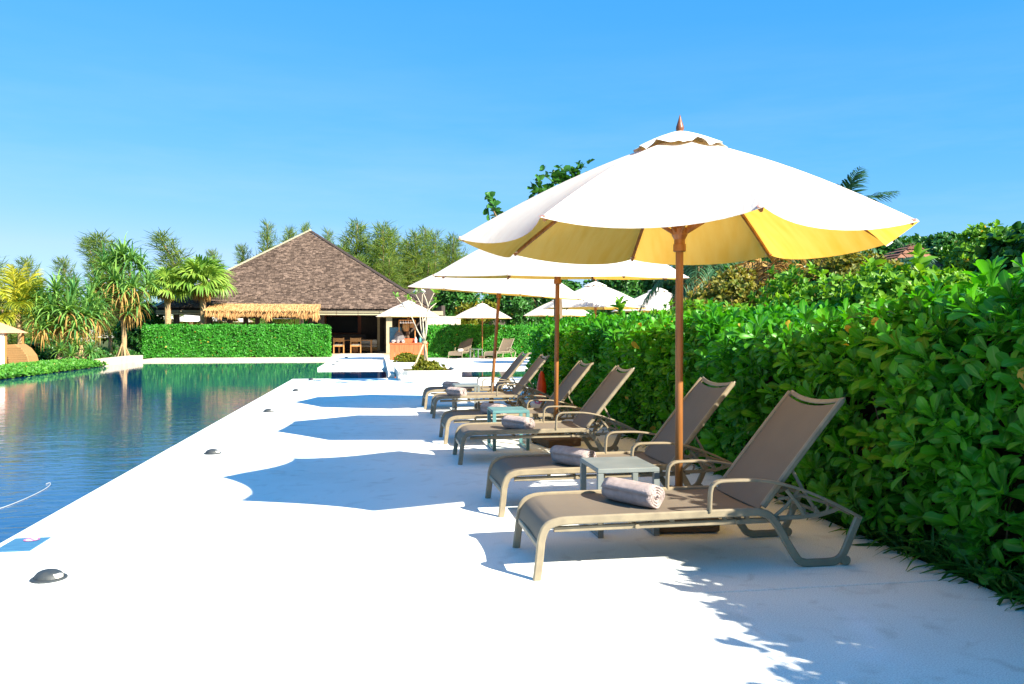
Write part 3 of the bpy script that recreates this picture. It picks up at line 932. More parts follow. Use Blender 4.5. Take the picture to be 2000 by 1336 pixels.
def make_umbrella(scal=1.0):
    root = empty('parasol', (0, 0, 0))
    b = MB(); b.tube([(0, 0, .10), (0, 0, 1.0), (0, 0, 2.0), (0, 0, UZT - .03)], .0255, 14)
    b.build('pole', M['wood'], root, smooth=True)
    b = MB(); b.lathe([(.001, UZT + .125), (.006, UZT + .108), (.016, UZT + .075), (.026, UZT + .044), (.027, UZT + .03), (.020, UZT + .012), (.014, UZT - .03)][::-1], 14)
    b.build('finial', M['finial'], root, smooth=True)
    # sliding hub with flared notched top
    b = MB(); b.lathe([(.038, 1.82), (.042, 1.825), (.042, 1.868), (.036, 1.872), (.036, 1.90), (.052, 1.93), (.058, 1.972), (.05, 1.978), (.03, 1.98)], 16)
    b.build('hub', M['wood'], root)
    b = MB(); b.lathe([(.03, UZT - .12), (.05, UZT - .115), (.05, UZT - .07), (.03, UZT - .06)], 16)
    b.build('top_hub', M['wood'], root)

    def rib_z(r):
        t = r / UR
        return UZT - .02 - (UZT - .02 - UZE) * (t + .10 * t * (1 - t) * -1.0) + .035 * math.sin(math.pi * t)

    nu, nv = 16, 13
    ang = math.radians(22.5)
    r_top = .10

    def panel_pt(u, v, lift=0.0):
        r = r_top * 0 + UR * u
        z = rib_z(r) + lift
        x0, y0 = r * math.cos(ang), r * math.sin(ang) * v
        k = (1 - v * v)
        x0 -= .095 * scal * k * u ** 4                       # hem drawn in between the rib ends
        z -= (.045 * scal * u ** 2.2 + .012 * math.sin(math.pi * u)) * k
        z -= .022 * scal * (u ** 8) * (1 - abs(v) ** 3)
        return (x0, y0, z)

    V = []; F = []
    us = np.linspace(.012, 1, nu) ** .9
    for u in us:
        for j in range(nv):
            V.append(panel_pt(u, -1 + 2 * j / (nv - 1)))
    for i in range(nu - 1):
        for j in range(nv - 1):
            a = i * nv + j
            F.append((a, a + nv, a + nv + 1, a + 1))
    me = np_mesh('canopy_panel', np.array(V), np.array(F), smooth=True)
    # vent cap: gathered little second roof with a frilled rim
    V = []; F = []; n = 64; ks = [0.02, .07, .13, .19, .245, .295]
    for i, r in enumerate(ks):
        for j in range(n):
            a = 2 * math.pi * j / n
            oc = 1 / math.cos((a + ang) % (2 * ang) - ang) * math.cos(ang)
            fr = (i / (len(ks) - 1)) ** 3
            w = math.sin(8 * a + .8) * .013 + .008 * math.sin(13 * a + 1) + .005 * math.sin(29 * a) + .001
            z = UZT + .018 - .20 * r - .80 * r * r + w * fr
            rr = r * (1.04 - .04 * oc) * (1 + .04 * fr * math.sin(13 * a))
            V.append((rr * math.cos(a), rr * math.sin(a), z))
    for i in range(len(ks) - 1):
        for j in range(n):
            jj = (j + 1) % n
            F.append((i * n + j, (i + 1) * n + j, (i + 1) * n + jj, i * n + jj))
    link('vent_cap', np_mesh('vent_cap', np.array(V), np.array(F), smooth=True), M['cap'], root)
    # ribs, struts
    b = MB(); pts = []
    for i in range(10):
        r = .04 + (UR - .07) * i / 9
        pts.append((r, 0, rib_z(r) - .024))
    b.sweep(pts, rrect(.018, .028, .004), (0, 1, 0)); rib = b.mesh('rib')
    b = MB(); rs = .62
    b.sweep([(.05, 0, 1.95), (rs, 0, rib_z(rs) - .040)], rrect(.016, .024, .004), (0, 1, 0)); strut = b.mesh('strut')
    b = MB(); r = UR - .035
    b.box((r - .035, -.02, rib_z(r) - .016), (r + .022, .02, rib_z(r) - .008)); pocket = b.mesh('rib_pocket')
    for k in range(8):
        a = math.radians(45 * k)
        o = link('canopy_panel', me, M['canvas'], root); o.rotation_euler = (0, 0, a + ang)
        for nm, ms, mt in (('rib', rib, M['wood']), ('strut', strut, M['wood']), ('rib_pocket', pocket, M['canvas'])):
            p = link(nm, ms, mt, root); p.rotation_euler = (0, 0, a)
    # heavy timber-clad base
    b = MB(); b.box((-.20, -.235, 0.012), (.20, .235, .10), .008); b.build('base', M['base_wood'], root)
    for s in (-1, 1):
        b = MB(); b.box((-.205, s * .16 - .03, 0), (.205, s * .16 + .03, .012)); b.build('base_foot', M['base_wood'], root)
    b = MB(); b.lathe([(.045, .10), (.045, .13), (.036, .14), (.034, .26), (.030, .265)], 14); b.build('pole_socket', M['base_wood'], root)
    return root


umb0 = make_umbrella()
umb1 = make_umbrella(0.12)
UG = 'cream canvas parasols'
par_used = []
SMALL = ('strut', 'rib_pocket', 'base_foot', 'top_hub')


def parasol(x, y, rot, lab, scale=1.0, tilt=(0, 0), small=True, z=0.0):
    o = umb1 if not par_used else copy_tree(umb1, None, SMALL if small else ())
    par_used.append(o)
    o.location = (x, y, z)
    o.rotation_euler = (Matrix.Rotation(tilt[0], 3, 'X') @ Matrix.Rotation(tilt[1], 3, 'Y') @ Matrix.Rotation(rot, 3, 'Z')).to_euler()
    o.scale = (scale,) * 3
    tag(o, lab, 'parasol', UG)
    return o


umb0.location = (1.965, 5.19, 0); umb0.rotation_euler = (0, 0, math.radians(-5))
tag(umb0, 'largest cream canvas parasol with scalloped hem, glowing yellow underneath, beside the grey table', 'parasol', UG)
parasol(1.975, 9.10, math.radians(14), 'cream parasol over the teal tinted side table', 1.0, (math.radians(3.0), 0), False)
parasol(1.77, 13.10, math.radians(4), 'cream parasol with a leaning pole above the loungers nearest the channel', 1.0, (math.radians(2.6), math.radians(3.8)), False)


def px_parasol(px, py_edge_c, y, rot, lab, scale=1.0, z=0.0, small=True):
    p = on_y(px, py_edge_c, y)
    return parasol(p[0], y, rot, lab, scale, (0, 0), small, z)


px_parasol(798, 620, 36.6, .2, 'cream parasol shading the orange wooden kiosk', 1.0)
px_parasol(942, 620, 38.0, .1, 'small cream parasol between the distant loungers and the clipped hedge', .98)
px_parasol(1163, 600, 21.5, .35, 'tall white parasol rising behind the long leafy hedge', 1.0)
px_parasol(1092, 620, 31.0, .1, 'flat looking cream parasol half hidden behind the hedge corner', .98)
px_parasol(1285, 600, 23.2, .2, 'white parasol with dappled shade behind the leafy hedge and thick pole', .98)
px_parasol(192, 655, 62.0, .2, 'white parasol seen left of the pandanus trunk', 1.18, -1.45)
px_parasol(98, 655, 60.0, .3, 'white parasol under the drooping pandanus leaves', 1.15, -1.45)
px_parasol(148, 655, 69.0, .0, 'white parasol glimpsed between dry hanging pandanus leaves', .98, -1.45)
px_parasol(330, 615, 62.0, .2, 'white parasol behind the fan palm trunks', 1.1)
px_parasol(378, 620, 60.0, .5, 'white parasol left of the pavilion columns behind fan palms', 1.0)
px_parasol(428, 615, 66.0, .1, 'white parasol seen through the first open bay of the pavilion', 1.05)
px_parasol(462, 622, 72.0, .3, 'white parasol seen through the second open bay of the pavilion', 1.05)
px_parasol(575, 625, 72.0, .3, 'white parasol seen through the open pavilion beside the bar', 1.2)


# ================================================================== DECK FITTINGS
def make_deck_light():
    root = empty('deck_light', (0, 0, 0))
    b = MB(); b.lathe([(.088, 0.0), (.088, .006), (.082, .010)], 24); b.build('flange', M['lamp_metal'], root)
    b = MB()
    n = 20; V = []; F = []
    for i in range(6):
        ph = i / 5 * math.pi / 2
        for j in range(n):
            a = 2 * math.pi * j / n
            V.append((.072 * math.cos(ph) * math.cos(a) * 1.05 + .001, .072 * math.cos(ph) * math.sin(a) * .92, .010 + .040 * math.sin(ph)))
    for i in range(5):
        for j in range(n):
            F.append((i * n + j, i * n + (j + 1) % n, (i + 1) * n + (j + 1) % n, (i + 1) * n + j))
    o = link('hood', np_mesh('hood', np.array(V), np.array(F), smooth=True), M['lamp_metal'], root)
    b.box((.040, -.030, .012), (.080, .010, .034), .003); b.build('lens', M['lamp_glass'], root)
    return root


dl0 = make_deck_light()
lights = [(-1.71, 4.60), (-1.74, 9.01), (-1.75, 13.5), (-1.76, 18.0), (-1.76, 22.0), (-1.70, 31.5), (-1.70, 34.5), (-1.55, 39.5)]
names = ['dark domed deck light beside the blue no diving tile', 'dark domed deck light before the biggest parasol shadow',
         'dark domed deck light between the first and second parasol shadows', 'dark deck light beyond the last parasol shadow',
         'tiny deck light at the corner of the deck end', 'tiny dark deck light on the stepping platform front', 'tiny dark deck light mid stepping platform', 'tiny dark deck light on the platform near the chairs']
for i, (x, y) in enumerate(lights):
    o = dl0 if i == 0 else copy_tree(dl0)
    o.location = (x, y, 0.0); o.rotation_euler = (0, 0, -.4)
    tag(o, names[i], 'deck light', 'domed deck lights')

# no-diving tile let into the pool edge
q = [on_z(36, 1054), on_z(82, 1053), on_z(47, 1077), on_z(-3, 1078)]
tx0, tx1, ty0, ty1 = -2.235, -2.03, 5.19, 5.50
root = empty('depth_tile', ((tx0 + tx1) / 2, (ty0 + ty1) / 2, 0))
off = root.location
b = MB(); b.box((tx0, ty0, 0.0), (tx1, ty1, .008), .002); b.build('tile_body', M['tile_blue'], root, off)
b = MB(); n = 24; c = (-2.12, 5.445)
for r0, r1 in ((.034, .046),):
    vs_ = [(c[0] + r0 * math.cos(2 * math.pi * j / n), c[1] + r0 * math.sin(2 * math.pi * j / n), .010) for j in range(n)] + [(c[0] + r1 * math.cos(2 * math.pi * j / n), c[1] + r1 * math.sin(2 * math.pi * j / n), .010) for j in range(n)]
    b.add(vs_, [(j, n + j, n + (j + 1) % n, (j + 1) % n) for j in range(n)])
b.add([(c[0] - .03, c[1] + .022, .0103), (c[0] - .022, c[1] + .03, .0103), (c[0] + .03, c[1] - .022, .0103), (c[0] + .022, c[1] - .03, .0103)], [(0, 3, 2, 1)])
b.build('warning_ring', M['tile_pink'], root, off)
b = MB(); b.add([(c[0] + .034 * math.cos(2 * math.pi * j / n), c[1] + .034 * math.sin(2 * math.pi * j / n), .0092) for j in range(n)], [tuple(range(n))])
b.build('warning_disc', M['tile_white'], root, off)
tag(root, 'blue glazed pool edge tile with a pink no diving ring', 'tile')

# slack white line floating on the pool
b = MB()
pts = [on_z(x, y, WATER_Z + .004) for x, y in ((-60, 1010), (0, 993), (40, 978), (75, 962), (95, 950), (98, 943), (90, 945))]
b.tube(spline(pts, 6), .0035, 6)
tag(b.build('floating_line', M['hose']), 'thin pale curved line floating on the blue pool water', 'pool line')

# orange rescue buoy hanging at the hedge corner
root = empty('rescue_buoy', (2.84, 14.25, 0))
b = MB(); b.lathe([(.03, .02), (.065, .04), (.085, .12), (.092, .25), (.082, .36), (.062, .44), (.048, .52), (.030, .555), (.02, .57)], 18); b.build('float_body', M['orange'], root, smooth=True)
b = MB(); b.tube(spline([(.0, 0, .56), (.03, 0, .62), (0, 0, .66), (-.03, 0, .62), (0, 0, .56)], 5), .006, 6); b.build('hanging_loop', M['hose'], root)
b = MB(); b.tube(spline([(-.05, -.08, .02), (-.10, -.10, .10), (-.13, -.06, .03), (-.07, -.12, .02), (-.03, -.10, .06)], 5), .012, 6); b.build('tow_cord', M['pink'], root)
tag(root, 'orange tapered rescue buoy with pink cord standing against the hedge', 'rescue buoy')

# ================================================================== PAVILION
PAV_Y = 45.0


def build_pavilion():
    root = empty('pavilion', (-4.0, PAV_Y + 8, 0))
    off = root.location
    L = on_y(300, 604, PAV_Y); R = on_y(845, 604, PAV_Y)
    zE = 2.45
    yp = 56.0
    pk = on_y(605, 452, yp)
    yb = yp + (yp - PAV_Y)
    A = np.array([L[0], PAV_Y, zE]); B = np.array([R[0], PAV_Y, zE]); C = np.array([R[0], yb, zE]); D = np.array([L[0], yb, zE]); P = np.array([pk[0], yp, pk[2]])
    b = MB()
    dn = np.array([0, 0, .10])
    b.add([A - dn, B - dn, C - dn, D - dn, P - dn * 1.2], [(0, 1, 4), (1, 2, 4), (2, 3, 4), (3, 0, 4)])
    b.add([A - dn * 2.2, B - dn * 2.2, C - dn * 2.2, D - dn * 2.2, P - dn * 2.4], [(0, 4, 1), (1, 4, 2), (2, 4, 3), (3, 4, 0)])
    roof = b.build('roof', M['roof_under'], root, off)
    # shingle courses on the front and both side slopes
    r = np.random.default_rng(3)
    V = []; F = []; va = []
    for (p0, p1) in ((A, B), (B, C), (D, A)):
        e = p1 - p0; el = np.linalg.norm(e); ex = e / el
        mid = p0 + ex * np.dot(P - p0, ex)
        up = P - mid; sl = np.linalg.norm(up); uy = up / sl
        nz = np.cross(ex, uy)
        apx = np.dot(P - p0, ex)
        rows = int(sl / .155)
        for k in range(rows):
            h0 = k * .155; h1 = h0 + .185
            x0 = apx * h0 / sl - .02; x1 = el - (el - apx) * h0 / sl + .02
            x = x0 - r.uniform(0, .2)
            while x < x1:
                w = r.uniform(.12, .24)
                a0, a1 = max(x, x0), min(x + w - .012, x1)
                x += w
                if a1 - a0 < .03: continue
                lift = .052 + r.uniform(-.012, .016); dz = r.uniform(-.02, .02)
                q0 = p0 + ex * a0 + uy * (h0 + dz); q1 = p0 + ex * a1 + uy * (h0 + dz)
                i1 = max(a0, apx * h1 / sl); i2 = min(a1, el - (el - apx) * h1 / sl)
                if i2 < i1: i1 = i2 = np.clip((i1 + i2) / 2, a0, a1)
                q2 = p0 + ex * i2 + uy * h1; q3 = p0 + ex * i1 + uy * h1
                n = len(V)
                V += [q0 + nz * lift, q1 + nz * lift, q2 + nz * .012, q3 + nz * .012, q0 + nz * (lift - .035), q1 + nz * (lift - .035)]
                F += [(n, n + 1, n + 2, n + 3), (n + 4, n + 5, n + 1, n)]
                c = np.clip(r.beta(1.6, 2.6) + (.35 if r.uniform() < .06 else 0), 0, .95)
                va += [c] * 6
    o = link('shingle_courses', np_mesh('shingle_courses', np.array(V) - np.array(off), np.array(F), np.array(va)), M['shingle'], roof)
    o['kind'] = 'stuff'
    # hip caps
    for p0 in (A, B):
        b = MB()
        d = (P - p0); n = 26
        for k in range(n):
            q0 = p0 + d * (k / n); q1 = p0 + d * ((k + 1.12) / n)
            b.sweep([q0 + np.array([0, -.02, .075]), q1 + np.array([0, -.02, .055])], [(-.10, -.015), (.10, -.015), (.03, .028), (-.03, .028)], (1, 0, 0))
        b.build('hip_cap', M['fascia'] if p0 is A else M['roof_under'], roof, off)
    b = MB(); b.lathe([(.16, P[2] - .12), (.13, P[2] + .08), (.05, P[2] + .15), (.01, P[2] + .17)], 10, (P[0], P[1])); b.build('peak_cap', M['fascia'], roof, off)
    # eave fascia in lengths with open joints
    xs = np.arange(L[0] + .1, R[0] - .1, 1.15)
    for x in xs:
        b = MB(); b.box((x, PAV_Y + .05, zE - .33), (x + 1.13, PAV_Y + .11, zE - .10)); b.build('fascia_board', M['fascia'], root, off)
    # columns
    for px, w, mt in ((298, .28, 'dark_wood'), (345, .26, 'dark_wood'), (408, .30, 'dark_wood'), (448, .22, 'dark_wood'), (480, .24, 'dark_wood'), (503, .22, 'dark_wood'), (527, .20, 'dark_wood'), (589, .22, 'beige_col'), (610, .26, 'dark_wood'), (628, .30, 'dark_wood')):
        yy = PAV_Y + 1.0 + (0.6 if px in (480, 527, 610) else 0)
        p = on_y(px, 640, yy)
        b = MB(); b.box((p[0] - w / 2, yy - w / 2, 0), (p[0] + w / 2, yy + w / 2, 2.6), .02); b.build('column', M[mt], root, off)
    for px in (760,):
        p = on_y(px, 640, PAV_Y + .6)
        b = MB(); b.box((p[0] - .16, PAV_Y + .44, 0), (p[0] + .16, PAV_Y + .76, 2.45), .02); b.build('column', M['beige_col'], root, off)
    # bar room behind the chairs: rear wall, side partition, red panel
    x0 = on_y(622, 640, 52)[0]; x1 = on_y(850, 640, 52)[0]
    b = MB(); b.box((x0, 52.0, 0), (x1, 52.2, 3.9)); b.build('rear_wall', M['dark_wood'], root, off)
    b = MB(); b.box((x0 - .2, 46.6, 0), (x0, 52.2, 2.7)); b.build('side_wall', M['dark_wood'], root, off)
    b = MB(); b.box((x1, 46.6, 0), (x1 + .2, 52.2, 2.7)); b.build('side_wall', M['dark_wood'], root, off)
    b = MB(); b.box((x0 + .35, 51.90, .9), (x0 + 2.6, 51.99, 3.0)); b.build('red_panel', M['red_wall'], root, off)
    b = MB(); b.box((x0 + .4, 50.9, 0), (x0 + 2.9, 51.5, 1.05), .02); b.build('bar_counter', M['dark_wood'], root, off)
    b = MB(); b.box((x0 + 3.6, 50.0, 0), (x0 + 3.75, 51.9, 2.6)); b.build('partition', M['beige_col'], root, off)
    for k in range(5):
        b = MB(); b.box((x0 + 4.0 + .42 * k, 51.7, .2), (x0 + 4.36 + .42 * k, 51.95, 1.9)); b.build('cupboard_panel', M['dark_wood'], root, off)
    tag(root, 'open sided pavilion with a great pyramid roof of brown timber shingles', 'pavilion')
    # wall screen
    t = empty('wall_screen', (x0 + 1.45, 51.85, 1.15))
    b = MB(); b.box((-.95, -.05, 0), (.95, .04, 1.0), .01); b.build('housing', M['screen'], t)
    b = MB(); b.box((-.91, -.056, .04), (.91, -.0505, .96)); b.build('display', M['screen'], t)
    tag(t, 'large dark blank screen on the red brown wall of the pavilion', 'screen')
    for k, xx in enumerate((x0 + .75, x0 + 2.3)):
        t = empty('wall_lamp', (xx, 51.88, 2.3))
        b = MB(); b.box((-.06, -.02, -.12), (.06, .015, .12)); b.build('back_plate', M['lamp_metal'], t)
        b = MB(); b.lathe([(.07, -.10), (.10, .0), (.06, .12), (.03, .13)], 12, (0, -.12)); b.build('shade', M['red_wall'], t)
        tag(t, 'small dark red wall lamp above the blank screen', 'wall lamp', 'lamps above the screen')
    # white day sofa inside
    t = empty('low_sofa', (x0 + 3.1, 49.2, 0))
    b = MB(); b.box((-.5, -.4, .08), (.5, .4, .30), .03); b.build('sofa_base', M['rattan'], t)
    b = MB(); b.box((-.48, -.39, .30), (.48, .3, .44), .05); b.build('seat_cushion', M['cushion'], t)
    b = MB(); b.box((-.48, .22, .44), (.48, .4, .75), .05); b.build('back_cushion', M['cushion'], t)
    tag(t, 'low sofa with white cushions in the shade behind the dining chairs', 'sofa')
    # thatched awning
    aL = on_y(404, 600, 43.6); aR = on_y(622, 600, 43.6)
    t = empty('thatch_awning', ((aL[0] + aR[0]) / 2, 43.6, 0)); off2 = t.location
    b = MB()
    zt, zb = 2.60, 2.31
    b.add([(aL[0], 45.2, zt + .10), (aR[0], 45.2, zt + .10), (aR[0], 43.4, zb), (aL[0], 43.4, zb), (aL[0], 45.2, zt - .06), (aR[0], 45.2, zt - .06), (aR[0], 43.45, zb - .12), (aL[0], 43.45, zb - .12)],
          [(0, 3, 2, 1), (4, 5, 6, 7), (3, 7, 6, 2), (0, 1, 5, 4), (1, 2, 6, 5), (0, 4, 7, 3)])
    b.build('awning_body', M['thatch'], t, off2, var=True)
    n = 5200
    r = np.random.default_rng(5)
    u = r.uniform(0, 1, n)
    t1 = r.uniform(0, 1, n) ** 1.0
    x = aL[0] + (aR[0] - aL[0]) * u
    edge = r.uniform(0, 1, n) < .55
    t1[edge] = 1.0
    y = 45.1 + (43.36 - 45.1) * t1
    z = zt + .11 + (zb - zt - .08) * t1 + r.uniform(-.02, .02, n)
    # clumps of longer straw hang lower
    cl = .10 + .15 * np.clip(np.sin(x * 3.1) + .7 * np.sin(x * 7.7 + 1) + .5 * np.sin(x * 13.1), 0, 2)
    ln = np.where(edge, r.uniform(.14, .32, n) + cl * r.uniform(.3, 1.0, n), r.uniform(.25, .45, n))
    d = np.stack([r.normal(0, .13, n), np.where(edge, -.25 + r.normal(0, .12, n), -.92), np.where(edge, -.95, -.26 + r.normal(0, .05, n))], 1)
    nn = np.stack([r.normal(0, .3, n), np.full(n, -.6), np.full(n, .5)], 1)
    Vv, Ff, vv = instance(leaf_template('needle'), np.stack([x, y, z], 1) - np.array(off2), frames(d, nn), ln, r.uniform(0, .95, n))
    o = link('straw_fringe', np_mesh('straw_fringe', Vv, Ff, vv), M['thatch'], t); o['kind'] = 'stuff'
    for px in (452, 590):
        p = on_y(px, 640, 43.9)
        b = MB(); b.tube([(p[0], 43.9, 0), (p[0], 43.9, 2.22)], .075, 10); b.build('awning_post', M['trunk'] if px == 452 else M['beige_col'], t, off2)
    tag(t, 'golden straw thatched awning with ragged fringe along the pavilion eave', 'awning')
    # dining table and two chairs on the terrace
    p = on_z(692, 691)
    ty = 47.3
    t = empty('dining_table', (p[0] * 1.0, ty + .75, 0))
    b = MB(); b.box((-1.0, -.42, .70), (1.0, .42, .75), .008); b.build('table_top', M['teak'], t)
    for sx in (-1, 1):
        for sy in (-1, 1):
            b = MB(); b.box((sx * .9 - .045, sy * .34 - .045, 0), (sx * .9 + .045, sy * .34 + .045, .70), .005); b.build('leg', M['teak'], t)
    b = MB(); b.box((-.16, -.10, 0), (.16, .10, .70), .01); b.build('centre_stand', M['teak'], t)
    tag(t, 'teak dining table behind two chairs at the pavilion edge', 'table')

    def chair(px, lab, first):
        q = on_y(px, 670, ty - .05)
        if first is None:
            c = empty('dining_chair', (q[0], ty - .05, 0))
            for sx in (-1, 1):
                b = MB(); b.box((sx * .24 - .026, -.24, 0), (sx * .24 + .026, -.19, .84), .004); b.build('rear_leg', M['teak'], c)
                b = MB(); b.box((sx * .24 - .024, .19, 0), (sx * .24 + .024, .24, .62), .004); b.build('front_leg', M['teak'], c)
                b = MB(); b.box((sx * .24 - .03, -.19, .62), (sx * .24 + .03, .25, .65), .004); b.build('armrest', M['teak'], c)
            b = MB(); b.box((-.214, -.235, .62), (.214, -.195, .82), .006); b.build('back_rail', M['teak'], c)
            b = MB(); b.box((-.214, -.22, .36), (.214, .22, .42), .006); b.build('seat_frame', M['teak'], c)
            b = MB(); b.box((-.21, -.23, .42), (.21, .20, .50), .03); b.build('seat_cushion', M['cushion'], c)
        else:
            c = copy_tree(first); c.location = (q[0], ty - .05, 0)
        c.scale = (1.14, 1.14, 1.05)
        tag(c, lab, 'chair', 'teak dining chairs')
        return c

    c0 = chair(662, 'teak dining chair with white cushion next to the clipped hedge end', None)
    chair(695, 'teak dining chair with white cushion in front of the dark bar opening', c0)


build_pavilion()


def build_kiosk():
    q = on_z(762, 704)
    x0, y0 = q[0], 35.9
    root = empty('kiosk_counter', (x0 + .8, y0 + .45, 0)); off = root.location
    n = 8; w = 1.62 / n
    for k in range(n):
        b = MB(); b.box((x0 + k * w + .004, y0, .0), (x0 + (k + 1) * w - .004, y0 + .04, .70), .004); b.build('front_panel', M['kiosk'], root, off)
    for k in range(4):
        b = MB(); b.box((x0, y0 + .05 + k * .21, 0), (x0 + .035, y0 + .05 + k * .21 + .2, .70), .004); b.build('side_panel', M['kiosk'], root, off)
        b = MB(); b.box((x0 + 1.585, y0 + .05 + k * .21, 0), (x0 + 1.62, y0 + .05 + k * .21 + .2, .70), .004); b.build('side_panel', M['kiosk'], root, off)
    b = MB(); b.box((x0 - .03, y0 - .03, .70), (x0 + 1.65, y0 + .92, .745), .006); b.build('counter_top', M['kiosk'], root, off)
    b = MB(); b.box((x0 + .55, y0 + .42, .745), (x0 + 1.20, y0 + .86, .93), .006); b.build('raised_shelf', M['kiosk'], root, off)
    tag(root, 'orange red wooden kiosk counter under the cream parasol', 'kiosk')
    zt = .745
    # grey draped heap, towels, brown carved post, jars
    b = MB(); r = random.Random(2)
    prof = [(.28, 0), (.27, .10), (.23, .22), (.19, .34), (.12, .46), (.07, .53), (.02, .55)]
    b.lathe([(rr, zt + .07 + z) for rr, z in prof], 14, (x0 + .40, y0 + .52))
    b.v = [(x + r.uniform(-.03, .03), y + r.uniform(-.03, .03), z) for x, y, z in b.v]
    o = b.build('cloth_heap', M['grey_cloth'], None, (x0 + .4, y0 + .5, zt)); o.location = (x0 + .4, y0 + .5, zt - .07); tag(o, 'dark grey draped cloth heap on the orange kiosk', 'cloth')
    for k in range(3):
        o = link('rolled_towel', tm[k], None, None, (x0 + .16 + .19 * k, y0 + .16, zt)); o.rotation_euler = (0, 0, .2 * k - .2)
        tag(o, 'pale rolled towel lying on the kiosk counter edge', 'towel', 'rolled towels on the kiosk')
    t = empty('driftwood_lamp', (x0 + .80, y0 + .62, .93))
    b = MB(); b.tube(spline([(0, 0, 0), (-.03, 0, .25), (.02, 0, .55), (0, 0, .95)], 4), [.07 - .002 * i for i in range(13)], 8); b.build('twisted_stem', M['base_wood'], t)
    b = MB(); b.lathe([(.10, .32), (.15, .42), (.15, .60), (.09, .72)], 12, (-.10, -.04)); b.build('woven_shade', M['rattan'], t)
    b = MB(); b.lathe([(.08, .48), (.12, .56), (.12, .66), (.07, .74)], 12, (.16, .0)); b.build('woven_shade', M['rattan'], t)
    tag(t, 'brown driftwood stand with woven shades on the kiosk', 'lamp')
    t = empty('notice_board', (x0 + .22, y0 + .88, zt))
    b = MB(); b.box((-.22, -.015, .0), (.28, .015, .68), .004); b.build('board', M['tile_blue'], t)
    b = MB(); b.box((-.24, .016, 0), (.30, .03, .70), .004); b.build('board_frame', M['lamp_metal'], t)
    tag(t, 'dark blue framed board standing at the back of the kiosk', 'board')
    t = empty('glass_rack', (x0 + .75, y0 + .3, 1.60))
    b = MB(); b.box((-.36, -.12, .12), (.36, .12, .15), .004); b.build('rack_board', M['teak'], t)
    for k in range(6):
        b = MB(); b.lathe([(.045, .0), (.042, .05), (.012, .07), (.012, .12)], 10, (-.28 + .11 * k, 0)); b.build('hanging_glass', M['tile_white'], t)
    b = MB(); b.box((-.37, .10, -1.595 + .745), (-.33, .14, .12)); b.box((.33, .10, -1.595 + .745), (.37, .14, .12)); b.build('rack_post', M['teak'], t)
    tag(t, 'row of upturned white glasses hanging from a rack above the kiosk', 'glass rack')
    for k, (dx, mt, h, lab) in enumerate(((1.32, 'teal', .30, 'teal bottle at the end of the kiosk counter'), (1.12, 'tile_white', .26, 'pale jar on the kiosk counter'), (1.48, 'teal', .24, 'short teal flask at the kiosk corner'))):
        b = MB(); b.lathe([(.05, 0), (.055, .02), (.055, h * .6), (.022, h * .75), (.02, h)], 12)
        o = b.build('bottle', M[mt], None, smooth=True); o.location = (x0 + dx, y0 + .3, zt); tag(o, lab, 'bottle')
    # back screen wall with white pillar right of the kiosk
    p = on_y(845, 640, 41.5)
    b = MB(); b.box((p[0] - .25, 41.3, -.03), (p[0] + 1.4, 41.5, 2.0), .01); tag(b.build('garden_wall', M['beige_stone']), 'plain beige garden wall behind the kiosk parasol', 'wall')


build_kiosk()


def small_house(name, px0, px1, py_eave, px_peak, py_peak, y, depth, lab, wallmat='white_stone', py_base=None):
    A = on_y(px0, py_eave, y); B = on_y(px1, py_eave, y); z = A[2]
    P = on_y(px_peak, py_peak, y + depth / 2)
    root = empty(name, ((A[0] + B[0]) / 2, y + depth / 2, 0)); off = root.location
    w0, w1 = A[0] + .5, B[0] - .5
    b = MB(); b.box((w0, y + .5, -.03), (w1, y + depth - .5, z - .02)); b.build('wall', M[wallmat], root, off)
    b = MB()
    c = [A, B, np.array([B[0], y + depth, z]), np.array([A[0], y + depth, z]), P]
    b.add([p - np.array([0, 0, .05]) for p in c], [(0, 1, 4), (1, 2, 4), (2, 3, 4), (3, 0, 4), (3, 2, 1, 0)])
    roof = b.build('roof', M['roof_under'], root, off)
    V = []; F = []; va = []; r = np.random.default_rng(11)
    for p0, p1 in ((c[0], c[1]), (c[3], c[0]), (c[1], c[2])):
        e = p1 - p0; el = np.linalg.norm(e); ex = e / el; apx = np.dot(P - p0, ex); up = P - p0 - ex * apx; sl = np.linalg.norm(up); uy = up / sl; nz = np.cross(ex, uy)
        for k in range(int(sl / .25)):
            h0, h1 = k * .25, k * .25 + .29
            x0 = apx * h0 / sl; x1 = el - (el - apx) * h0 / sl; x = x0
            while x < x1:
                a0, a1 = x, min(x + .30, x1); x += .31
                i1 = max(a0, apx * h1 / sl); i2 = min(a1, el - (el - apx) * h1 / sl)
                if i2 < i1: i1 = i2 = np.clip((i1 + i2) / 2, a0, a1)
                n = len(V); lf = .05 + r.uniform(-.01, .015)
                V += [p0 + ex * a0 + uy * h0 + nz * lf, p0 + ex * a1 + uy * h0 + nz * lf, p0 + ex * i2 + uy * h1 + nz * .01, p0 + ex * i1 + uy * h1 + nz * .01]
                F.append((n, n + 1, n + 2, n + 3)); va += [r.uniform(0, .95)] * 4
    o = link('roof_tiles', np_mesh('roof_tiles', np.array(V) - np.array(off), np.array(F), np.array(va)), M['tile_roof'], roof); o['kind'] = 'stuff'
    tag(root, lab, 'building')
    return root


small_house('bungalow', 735, 868, 600, 790, 553, 62, 10, 'white walled bungalow with a reddish tiled roof behind the kiosk')
small_house('garden_hut', 1690, 1885, 560, 1788, 474, 21, 4.0, 'small hut with pointed reddish roof among the shrubs', 'dark_wood')
small_house('shade_house', 950, 1010, 600, 985, 562, 58, 7, 'dark low roofed house behind the small distant parasol', 'dark_wood')

